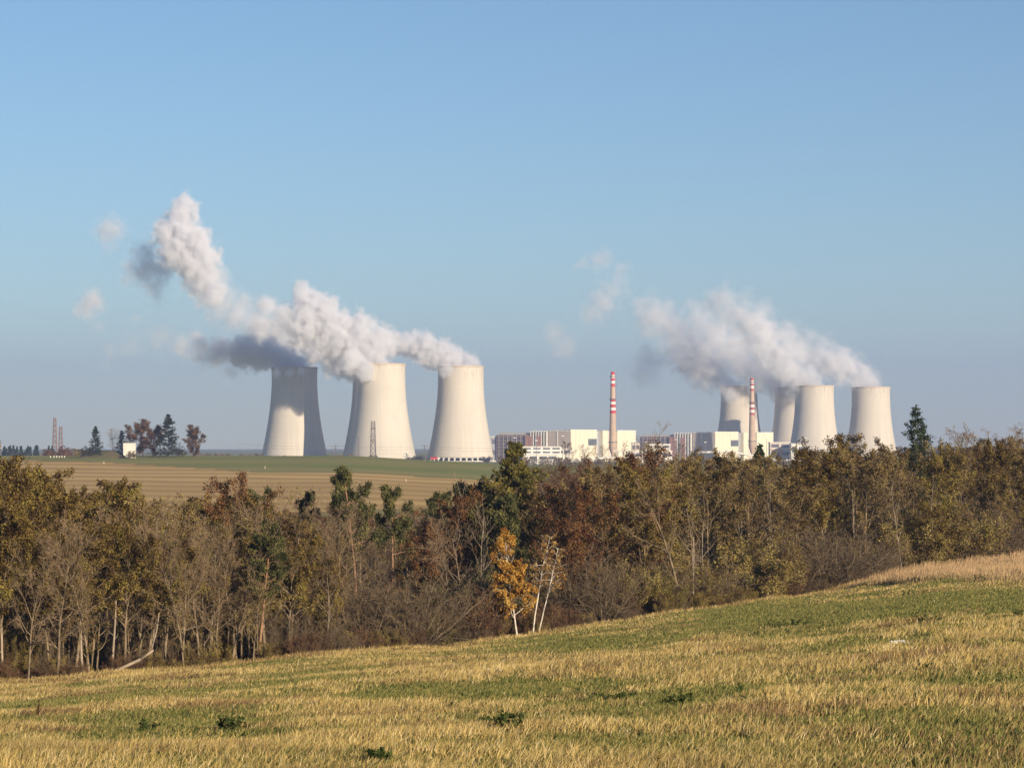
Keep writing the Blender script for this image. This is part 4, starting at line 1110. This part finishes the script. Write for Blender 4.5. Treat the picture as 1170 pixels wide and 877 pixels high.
# ------------------------------------------------------------------ meadow grass and its plants
def grass():
    rs = np.random.RandomState(3)
    n = 1080000
    # tuft centres
    nt_ = n // 9
    pxc = rs.uniform(-260, 1430, nt_)
    Ed = edge_D(pxc)
    D0 = 42 + (Ed + 1.0 - 42) * rs.uniform(0, 1, nt_) ** 0.95
    xc = (pxc - CX) / F * D0
    k = rs.randint(0, nt_, n)
    sp = 0.05 + 0.0011 * D0[k]
    x = xc[k] + rs.normal(0, 1, n) * sp; y = D0[k] + rs.normal(0, 1, n) * sp
    px = x / y * F + CX; Ed = edge_D(px)
    ok = y < Ed + 0.8
    x, y, px, Ed, k = x[ok], y[ok], px[ok], Ed[ok], k[ok]; n = len(x)
    z = ground_z(x, y)
    # patches: 0 straw .. 1 green
    g = n2(x, y, 7.0, 1.7, 3) * 0.6 + n2(x, y, 1.8, 3.1, 3) * 0.4
    big = n2(x, y, 26, 8.0, 2)
    green = sstep(0.36, 0.62, g + (big - 0.5) * 0.35) * 0.9
    py = HOR - z / y * F
    wob = (n2(x, y, 10, 15.0, 3) - 0.5) * 26 + (n2(x, y, 2.4, 17.0, 3) - 0.5) * 22
    band = lambda a, b, c, w: np.exp(-((py + wob - (a + b * (px - 585))) / c) ** 2) * w
    green = np.clip(green + band(718, -0.045, 17, 1.3) * sstep(740, 850, px) + band(738, -0.07, 12, 0.8) * sstep(480, 620, px) * (1 - sstep(740, 800, px))
                    + band(793, 0.0, 12, 0.6) * sstep(380, 430, px) * (1 - sstep(800, 900, px)) + band(770, 0.05, 12, 0.5) * (1 - sstep(300, 420, px)) - band(768, -0.02, 12, 0.6) * sstep(400, 480, px), 0, 1)
    fromedge = Ed - y
    fringe = 1 - sstep(1.5, 7 + 5 * n2(x, y, 6, 4.4, 2), fromedge)
    tw = np.interp(px, [930, 1000, 1080, 1170, 1250], [0, 14, 48, 80, 95])
    tall = sstep(940, 1010, px) * (1 - sstep(0.85, 1.1, (fromedge + (n2(x, y, 8, 6.0, 2) - .5) * 10) / (tw + 1)))
    green = green * (1 - 0.85 * fringe) * (1 - tall)
    foregold = sstep(835, 870, py + wob * 0.7) * 0.45
    green = green * (1 - foregold)
    isg = rs.uniform(0, 1, n) < 0.18 + green * 0.78
    h = np.where(isg, rs.uniform(0.14, 0.34, n), rs.uniform(0.16, 0.52, n) * (1 - 0.35 * green))
    h *= 0.60 + 0.75 * n2(x, y, 3.0, 9.0, 2) * (1 - 0.4 * green)
    h = h * (1 + 0.5 * fringe) * (1 + 1.1 * tall)
    tk = rs.uniform(0, 6.28, len(xc))[k]
    ln = np.stack([0.26 + 0.30 * np.cos(tk) * 0.6 + rs.normal(0, 0.30, n), 0.25 * np.sin(tk) + rs.normal(0, 0.25, n)], 1) * (1 - 0.45 * tall)[:, None]
    w = (0.006 + 0.00009 * y) * rs.uniform(0.7, 1.5, n) * np.where(isg, 1.3, 1.0)
    a = rs.uniform(-0.9, 0.9, n); wx, wy = np.cos(a) * w, np.sin(a) * w
    P0 = np.stack([x, y, z - 0.03], 1)
    mid = P0 + np.stack([ln[:, 0] * h * 0.35, ln[:, 1] * h * 0.35, h * 0.55], 1)
    tip = P0 + np.stack([ln[:, 0] * h * 1.1, ln[:, 1] * h * 1.1, h * (1 - 0.22 * (ln ** 2).sum(1))], 1)
    wv = np.stack([wx, wy, np.zeros(n)], 1)
    V = np.stack([P0 - wv, P0 + wv, mid + wv * 0.8, mid - wv * 0.8, tip], 1).reshape(-1, 3)
    b = np.arange(n)[:, None] * 5
    Q = b + np.array([[0, 1, 2, 3]]); T = b + np.array([[3, 2, 4]])
    tt = rs.uniform(0, 1, n)[:, None]
    straw = np.array([0.54, 0.39, 0.14]) * (1 - tt) + np.array([0.39, 0.29, 0.10]) * tt
    fair = rs.uniform(0, 1, n)[:, None] < 0.22
    straw = np.where(fair, np.array([0.60, 0.47, 0.24]), straw)
    straw = np.where(rs.uniform(0, 1, n)[:, None] < 0.22, np.array([0.20, 0.14, 0.055]), straw)
    gold = (n2(x, y, 5, 12.0, 2) - 0.5)[:, None]
    straw = straw * (1 + gold * 0.8)
    bp = (sstep(0.53, 0.63, n2(x, y, 3.6, 21.0, 3)) * 0.7)[:, None]
    straw = np.where(rs.uniform(0, 1, n)[:, None] < bp, np.array([0.24, 0.155, 0.075]) * (0.6 + 0.7 * tt), straw)
    pink = np.array([0.45, 0.30, 0.17]) * (0.75 + 0.5 * tt)
    straw = straw * (1 - tall[:, None] * 0.8) + pink * tall[:, None] * 0.8
    gr = np.array([0.150, 0.150, 0.044]) * (1 - tt) + np.array([0.29, 0.25, 0.082]) * tt
    gr = np.where(rs.uniform(0, 1, n)[:, None] < 0.3, np.array([0.06, 0.085, 0.024]), gr)
    c = np.where(isg[:, None], gr, straw)
    me = mesh_np('meadow_grass', V, [Q, T], False, col=np.repeat(c, 5, 0))
    m, nt, out = mat_new('grass_blades')
    at_ = nt.nodes.new('ShaderNodeAttribute'); at_.attribute_name = 'Col'
    d = nt.nodes.new('ShaderNodeBsdfDiffuse'); nt.links.new(at_.outputs['Color'], d.inputs[0])
    t = nt.nodes.new('ShaderNodeBsdfTranslucent'); nt.links.new(at_.outputs['Color'], t.inputs[0])
    mx = nt.nodes.new('ShaderNodeMixShader'); mx.inputs[0].default_value = 0.25
    nt.links.new(d.outputs[0], mx.inputs[1]); nt.links.new(t.outputs[0], mx.inputs[2]); nt.links.new(mx.outputs[0], out.inputs[0])
    me.materials.append(m)
    o = link('meadow_grass', me)
    tag(o, 'dry straw and green grass covering the sloping meadow', 'grass', kind='stuff')
grass()

def pixel_ground(px, py):
    """point of the meadow seen at a photo pixel"""
    lo, hi = 30.0, 300.0
    for D in np.arange(40, 275, 0.5):
        x = (px - CX) / F * D
        if HOR - gz(x, D) / D * F <= py: return Vector((x, D, gz(x, D)))
    return ground_at(px, 200)
M['weed'] = leaf_mat('weed_leaves', [(0.020, 0.032, 0.010), (0.045, 0.065, 0.018), (0.085, 0.10, 0.03)], 0.2, 0.2)
M['weed_brown'] = leaf_mat('weed_seed_heads', [(0.04, 0.022, 0.014), (0.09, 0.045, 0.025)], 0.1, 0.1)
def weed(px, py, wpx, hpx, n, label, brown=False, name='weed_clump'):
    g = pixel_ground(px, py); D = g.y; rs = np.random.RandomState(int(px * 3 + py))
    Wm, Hm = wpx / F * D, hpx / F * D
    t = empty(name, g); tag(t, label, 'weed', 'weeds in the meadow')
    st = MB(); Cs = []
    ns = max(3, int(n / 28))
    for i in range(ns):
        a = rs.uniform(0, 6.28); r = sqrt(rs.uniform(0, 1)) * Wm / 2
        b = Vector((r * cos(a) * 0.5, r * sin(a) * 0.5, -0.05)); hh = Hm * rs.uniform(0.55, 1.0)
        e = Vector((r * cos(a), r * sin(a), hh))
        st.tube(b, e, 0.010, 0.006, 4)
        k = n // ns
        f = rs.uniform(0.15 if not brown else 0.45, 1, k)[:, None]
        Cs.append(np.array(b)[None] * (1 - f) + np.array(e)[None] * f + rs.normal(0, 0.05 if not brown else 0.02, (k, 3)))
    st.build('stem', M['weed_brown'] if brown else M['weed'], t)
    C = np.concatenate(Cs)
    V, Q, c = cards(rs, C, 0.10 if not brown else 0.045, clumpy(rs, C, 0.3), asp=0.7)
    link('foliage' if not brown else 'seed_head', mesh_np('foliage', V, [Q], False, col=c[:, None] * np.ones((1, 3)), mats=[M['weed_brown'] if brown else M['weed']]), t)
weed(45, 822, 6, 25, 120, 'dark brown dock stalk standing in the meadow at lower left', True, 'dock_stalk')
weed(170, 838, 26, 20, 260, 'small dark green weed clump right of the brown dock stalk')
weed(268, 838, 45, 24, 420, 'wide leafy weed clump at lower left of the meadow')
weed(580, 838, 44, 26, 620, 'largest dark green weed clump in the centre of the meadow')
weed(553, 829, 12, 12, 120, 'tiny green tuft left of the central weed clump')
weed(433, 874, 26, 18, 500, 'very dark tuft at the bottom edge, lower centre left')
weed(524, 812, 30, 10, 200, 'flat green weed patch above the central clump')
weed(700, 802, 60, 12, 380, 'broad low weed patch at mid meadow, left part')
weed(775, 806, 40, 12, 260, 'low weed patch at mid meadow, right part')
weed(845, 796, 14, 12, 120, 'small dark weed above the dead sprig')
weed(1063, 766, 14, 9, 120, 'little dark weed clump on the right meadow slope')
weed(1058, 712, 40, 9, 420, 'dark green weed band in the upper right meadow')
weed(1165, 706, 24, 11, 260, 'dark weed clump at the right edge of the meadow')
weed(905, 716, 70, 9, 520, 'long dark green weed strip below the large grey bush')
weed(785, 800, 16, 14, 140, 'dark weed with broad leaves between the low patches')
weed(848, 803, 16, 10, 120, 'green weed beside the small dark weed')
weed(230, 775, 26, 8, 150, 'green weed patch close to the left wood edge')
weed(876, 812, 12, 26, 60, 'dead brown sprig standing in the right of the meadow', True, 'dead_sprig')
weed(893, 812, 22, 14, 80, 'low dead brown sprig right of the taller one', True, 'dead_sprig')
weed(100, 862, 34, 10, 160, 'faint green weed patch in the lower left corner area')
# pale stones and a bare patch
rs_ = random.Random(5)
def stones(cx_, cy_, n, spread, size, label, mat):
    for i in range(n):
        g = pixel_ground(cx_ + rs_.uniform(-spread, spread), cy_ + rs_.uniform(-1.2, 1.2))
        V, Q, T = [], [], []
        s = size * rs_.uniform(0.6, 1.3); mb = MB()
        prof_ = [(0.02, 0.30), (0.42, 0.26), (0.62, 0.08), (0.6, -0.2)]
        mb.lathe([(r * s, z * s * 1.1) for r, z in prof_][::-1], 9)
        me = mb.mesh('field_stone', mat)
        co = np.zeros(len(me.vertices) * 3); me.vertices.foreach_get('co', co); co = co.reshape(-1, 3)
        co += (np.random.RandomState(i).rand(*co.shape) - 0.5) * s * 0.25; me.vertices.foreach_set('co', co.ravel())
        o = link('field_stone', me, loc=g + Vector((0, 0, 0.14))); tag(o, label, 'stone', label.split(' lying')[0] + 's')
stones(566, 768.5, 5, 8, 0.26, 'pale field stone lying in a short row in the mid meadow', M['white_concrete'])
stones(1024, 737, 5, 9, 0.28, 'small pale clod lying on the bare patch of the right slope', M['white_concrete'])

# ------------------------------------------------------------------ steam
def worley(P):
    P = np.asarray(P, np.float32); i = np.floor(P).astype(np.int32); f = P - i
    best = np.full(len(P), 9.0, np.float32)
    for dx in (-1, 0, 1):
        for dy in (-1, 0, 1):
            for dz in (-1, 0, 1):
                c = (i + np.array([dx, dy, dz])) & 31
                o = np.stack([_LAT[c[:, 0], c[:, 1], c[:, 2]], _LAT[c[:, 1], c[:, 2], c[:, 0]], _LAT[c[:, 2], c[:, 0], c[:, 1]]], 1)
                d = ((np.array([dx, dy, dz], np.float32) + o - f) ** 2).sum(1)
                np.minimum(best, d, out=best)
    return np.sqrt(best)
def steam_material(name, dens, col=(0.97, 0.97, 0.985)):
    m, nt, out = mat_new(name)
    v = nt.nodes.new('ShaderNodeVolumePrincipled')
    v.inputs['Color'].default_value = (*col, 1)
    v.inputs['Density'].default_value = dens
    v.inputs['Anisotropy'].default_value = 0.0
    v.inputs['Density Attribute'].default_value = 'density'
    nt.links.new(v.outputs[0], out.inputs['Volume'])
    return m
M['steam'] = steam_material('steam_dense', 0.16)
M['steam_thin'] = steam_material('steam_thin', 0.13)
def steam(name, puffs, label, voxel=2.0, seed=1, mat='steam', amp=0.95, group=None, noise=None):
    """puffs: (px, py, radius px, distance, density weight). The density is sampled on a regular grid held as vertices
    of this object and turned into a volume by the object's own geometry nodes."""
    P = []
    for q in puffs:
        c = at(q[0], q[1], q[3]); P.append((c.x, c.y, c.z, q[2] * q[3] / F, q[4] if len(q) > 4 else 1.0))
    P = np.array(P)
    lo = (P[:, :3] - P[:, 3:4] * 1.35).min(0); hi = (P[:, :3] + P[:, 3:4] * 1.35).max(0)
    res = np.maximum(((hi - lo) / voxel).astype(int) + 1, 8)
    ax = [np.linspace(lo[i], hi[i], res[i]) for i in range(3)]
    Zg, Yg, Xg = np.meshgrid(ax[2], ax[1], ax[0], indexing='ij')
    X = np.stack([Xg.ravel(), Yg.ravel(), Zg.ravel()], 1).astype(np.float32)
    so = seed * 7.31
    meanr = P[:, 3].mean()
    ws = noise or meanr * 0.9
    wv = np.stack([fbm(X / ws + so + 9.7 * i, 4, 0.55) - 0.5 for i in range(3)], 1) * ws * 1.15
    XW = X + wv
    best = np.full(len(X), -9.0, np.float32); wt = np.zeros(len(X), np.float32)
    for c in P:
        d = 1 - np.sqrt(((XW - c[:3].astype(np.float32)) ** 2).sum(1)) / c[3]
        mk = d > best; best[mk] = d[mk]; wt[mk] = c[4]
    near = (best > -0.75)
    s = np.full(len(X), -1.0, np.float32)
    Xn = X[near]; bn = best[near]; wn_ = wt[near]
    dw = np.stack([fbm(Xn / (ws * 0.4) + so + 3.1 * i, 2) - 0.5 for i in range(3)], 1) * ws * 0.3
    c1 = worley((Xn + dw) / (ws * 0.62) + so); c2 = worley((Xn + dw) / (ws * 0.27) + so + 13)
    fine = fbm(Xn / (ws * 0.22) + so + 57, 4, 0.7); lowf = fbm(Xn / (ws * 1.3) + so + 77, 3, 0.5)
    ragged = (wn_ < 0.95)
    sn = bn + amp * (0.50 * (0.42 - c1) + 0.26 * (0.42 - c2) + 0.45 * (fine - 0.5)) + np.where(ragged, 0.75, 0.35) * (lowf - 0.5) + np.where(ragged, 0.8, 0.3) * (fine - 0.52)
    soft = np.where(wn_ < 0.6, 0.8, np.where(ragged, 0.6, 0.30))
    s[near] = np.clip(sn / soft, 0, 1) ** 1.3 * wn_
    dens = np.clip(s, 0, 1)
    dens[best < -0.9] = 0
    me = bpy.data.meshes.new(name)
    me.vertices.add(len(X)); me.vertices.foreach_set('co', X.ravel())
    a = me.attributes.new('d', 'FLOAT', 'POINT'); a.data.foreach_set('value', dens.astype(np.float32))
    me.update()
    me.materials.append(M[mat])
    o = link('steam_plume', me)
    ng = bpy.data.node_groups.new('steam_grid', 'GeometryNodeTree')
    ng.interface.new_socket(name='Geometry', in_out='INPUT', socket_type='NodeSocketGeometry')
    ng.interface.new_socket(name='Geometry', in_out='OUTPUT', socket_type='NodeSocketGeometry')
    N, L = ng.nodes, ng.links
    gi, go = N.new('NodeGroupInput'), N.new('NodeGroupOutput')
    vc = N.new('GeometryNodeVolumeCube')
    vc.inputs['Min'].default_value = tuple(lo); vc.inputs['Max'].default_value = tuple(hi)
    for nm, r in zip(('Resolution X', 'Resolution Y', 'Resolution Z'), res): vc.inputs[nm].default_value = int(r)
    pos = N.new('GeometryNodeInputPosition'); sx = N.new('ShaderNodeSeparateXYZ'); L.new(pos.outputs[0], sx.inputs[0])
    def mth(op, a_, b_=None, c_=None):
        m = N.new('ShaderNodeMath'); m.operation = op
        for i, v in enumerate((a_, b_, c_)):
            if v is None: continue
            if isinstance(v, (int, float)): m.inputs[i].default_value = v
            else: L.new(v, m.inputs[i])
        return m.outputs[0]
    ids = []
    for i in range(3):
        sc = (res[i] - 1) / (hi[i] - lo[i])
        f = mth('ROUND', mth('MULTIPLY', mth('SUBTRACT', sx.outputs[i], float(lo[i])), float(sc)))
        ids.append(mth('MINIMUM', mth('MAXIMUM', f, 0.0), float(res[i] - 1)))
    idx = mth('ADD', ids[0], mth('MULTIPLY', float(res[0]), mth('ADD', ids[1], mth('MULTIPLY', float(res[1]), ids[2]))))
    si = N.new('GeometryNodeSampleIndex'); si.data_type = 'FLOAT'; si.domain = 'POINT'
    na = N.new('GeometryNodeInputNamedAttribute'); na.data_type = 'FLOAT'; na.inputs['Name'].default_value = 'd'
    L.new(gi.outputs[0], si.inputs['Geometry']); L.new(na.outputs[0], si.inputs['Value']); L.new(idx, si.inputs['Index'])
    L.new(si.outputs[0], vc.inputs['Density'])
    sm = N.new('GeometryNodeSetMaterial'); sm.inputs['Material'].default_value = M[mat]
    L.new(vc.outputs[0], sm.inputs[0]); L.new(sm.outputs[0], go.inputs[0])
    md = o.modifiers.new('steam', 'NODES'); md.node_group = ng
    tag(o, label, 'steam', group, 'stuff')
    return o
SG = 'steam plumes over the cooling towers'
d3, d2b, d2a, d1 = DL + 10, DL - 105, DL + 110, DL + 20
steam('s3', [(505, 424, 9, d3 - 42, .9), (514, 421, 9, d3 - 46, .9), (527, 424, 19, d3), (515, 414, 22, d3), (500, 404, 22, d3), (483, 398, 20, d3), (468, 393, 18, d3 + 5), (452, 391, 18, d3 + 10), (538, 416, 12, d3), (490, 392, 12, d3)],
      'white steam drifting left from the sunlit tower beside the mauve hall', seed=1, group=SG)
steam('s2', [(434, 421, 19, d2b), (420, 410, 24, d2b), (405, 398, 28, d2b), (392, 388, 30, d2b), (375, 375, 30, d2b), (368, 355, 26, d2b), (352, 340, 20, d2b), (345, 330, 14, d2b), (430, 392, 24, d2b), (410, 376, 22, d2b), (440, 386, 18, d2b),
             (350, 372, 30, d2b), (325, 365, 26, d2b, .9), (308, 352, 18, d2b, .8), (300, 372, 20, d2b, .7), (380, 400, 22, d2b), (418, 424, 13, d2b - 30), (404, 415, 15, d2b - 30), (395, 425, 8, d2b)],
      'big billowing white steam above the tower with the mast', seed=2, group=SG)
steam('s2a', [(427, 428, 18, d2a), (405, 418, 22, d2a), (385, 410, 22, d2a), (362, 398, 22, d2a), (340, 390, 22, d2a, .8), (318, 380, 24, d2a, .6), (292, 370, 20, d2a, .4), (270, 362, 18, d2a, .4)],
      'steam of the hidden rear tower trailing left behind the big plume', seed=3, group=SG)
steam('s1', [(318, 427, 9, d1 - 42, .8), (332, 426, 8, d1 - 45, .7), (347, 424, 8, d1 - 45, .6), (336, 424, 20, d1), (326, 412, 20, d1), (310, 404, 20, d1), (292, 402, 24, d1), (272, 404, 22, d1), (250, 402, 22, d1, .8), (228, 398, 19, d1, .6), (208, 395, 16, d1, .45), (262, 425, 12, d1, .4), (235, 418, 10, d1, .3)],
      'dark shaded steam trailing left from the leftmost cooling tower', seed=4, group=SG)
steam('s0', [(212, 240, 20, d2a), (206, 258, 23, d2a), (192, 268, 21, d2a), (214, 278, 30, d2a), (224, 298, 32, d2a), (200, 290, 21, d2a), (236, 318, 28, d2a, .9), (246, 336, 26, d2a, .8), (254, 352, 26, d2a, .35), (266, 366, 21, d2a, .2), (285, 372, 21, d2a, .15), (262, 338, 19, d2a, .2), (276, 352, 22, d2a, .3), (290, 366, 20, d2a, .3), (250, 318, 20, d2a, .3), (300, 350, 16, d2a, .25)],
      'tall detached white steam cloud highest at the left of the sky', seed=5, group=SG)
steam('s0b', [(168, 298, 26, d2a + 60, 0.50), (158, 312, 22, d2a + 60, 0.40), (176, 328, 21, d2a + 60, 0.40), (180, 305, 23, d2a + 60, 0.50)],
      'shaded grey wisp left of the tall detached cloud', seed=6, group=SG, mat='steam')
steam('s0c', [(128, 263, 23, d2a + 100, 0.30), (120, 270, 14, d2a + 100, 0.25), (131, 282, 14, d2a + 100, 0.12)], 'small faint steam puff at the upper left', seed=7, group=SG)
steam('s0d', [(106, 345, 20, d2a + 100, 0.57), (98, 352, 15, d2a + 100, 0.47)], 'small dark steam puff lowest at the far left', seed=8, group=SG)
steam('s0e', [(150, 392, 20, d2a + 60, .10), (128, 402, 14, d2a + 60, .10), (112, 374, 12, d2a + 60, .12), (182, 384, 20, d2a + 60, .16), (118, 418, 10, d2a + 60, .10), (152, 365, 8, d2a + 60, .14)],
      'scattered faint shreds of steam at the left, below the small dark puff', seed=9, group=SG)
d8, d7, d6, d5 = DR, DR - 60, DR + 120, DR + 160
steam('r8', [(995, 447, 16, d8, .9), (985, 436, 23, d8, .8), (970, 424, 23, d8, .7), (955, 414, 24, d8, .65), (938, 404, 23, d8, .5), (918, 396, 23, d8, .4), (905, 388, 16, d8, .35)],
      'steam trailing left from the rightmost cooling tower', voxel=2.6, seed=11, amp=1.1, mat='steam_thin', group=SG)
steam('r7', [(930, 446, 16, d7, .9), (915, 434, 24, d7, .8), (898, 420, 27, d7, .75), (885, 404, 31, d7, .7), (872, 388, 31, d7, .65), (858, 372, 28, d7, .55), (840, 356, 26, d7, .45), (826, 345, 22, d7, .35), (890, 382, 23, d7, .5), (910, 402, 24, d7, .4), (868, 352, 20, d7, .25), (850, 335, 16, d7, .15), (830, 330, 9, d7, .15)],
      'large hazy steam plume above the front right cooling tower', voxel=2.6, seed=12, amp=1.1, mat='steam_thin', group=SG)
steam('r6', [(906, 449, 15, d6, .9), (888, 440, 24, d6, .8), (868, 428, 28, d6, .65), (850, 416, 28, d6, .55), (835, 400, 31, d6, .5), (815, 384, 31, d6, .4), (800, 370, 26, d6, .3), (790, 350, 16, d6, .15)],
      'steam of the half hidden right tower drifting left', voxel=2.6, seed=13, amp=1.1, mat='steam_thin', group=SG)
steam('r5', [(828, 448, 11, d5 - 44, .6), (838, 450, 9, d5 - 47, .5), (842, 447, 15, d5, .9), (828, 438, 16, d5, .8), (812, 426, 26, d5, .7), (796, 412, 31, d5, .6), (782, 396, 31, d5, .5), (770, 380, 28, d5, .45), (752, 362, 26, d5, .4), (736, 350, 16, d5, .35), (765, 348, 14, d5, .25)],
      'mauve grey steam above the shaded tower behind the second chimney', voxel=2.6, seed=14, amp=1.1, mat='steam_thin', group=SG)
steam('r4', [(700, 330, 21, d5 + 60, 0.26), (690, 345, 21, d5 + 60, 0.26), (676, 360, 20, d5 + 60, 0.22), (686, 296, 20, d5 + 60, 0.26), (668, 302, 12, d5 + 60, 0.22), (708, 308, 15, d5 + 60, 0.22)],
      'faint grey wisp highest above the first striped chimney', voxel=2.6, seed=15, amp=1.1, mat='steam_thin', group=SG)
steam('r3', [(634, 380, 15, d5 + 60, 0.20), (645, 398, 20, d5 + 60, 0.16), (742, 412, 21, d5 + 60, 0.20), (735, 425, 20, d5 + 60, 0.16), (738, 400, 12, d5 + 60, 0.16)],
      'thin low grey wisps to either side of the first striped chimney', voxel=2.6, seed=16, amp=1.1, mat='steam_thin', group=SG)

# ------------------------------------------------------------------ haze
hz = MB().box(-9500, 9500, -120, 14300, -60, 460)
m, nt, out = mat_new('haze_air')
v = nt.nodes.new('ShaderNodeVolumePrincipled')
v.inputs['Color'].default_value = (0.53, 0.63, 1.0, 1)
v.inputs['Density'].default_value = HAZE_DENSITY
v.inputs['Anisotropy'].default_value = 0.2
v.inputs['Density Attribute'].default_value = ''
nt.links.new(v.outputs[0], out.inputs['Volume'])
o = hz.build('haze', m)
tag(o, 'pale bluish haze filling the air out to the horizon', 'haze', kind='stuff')
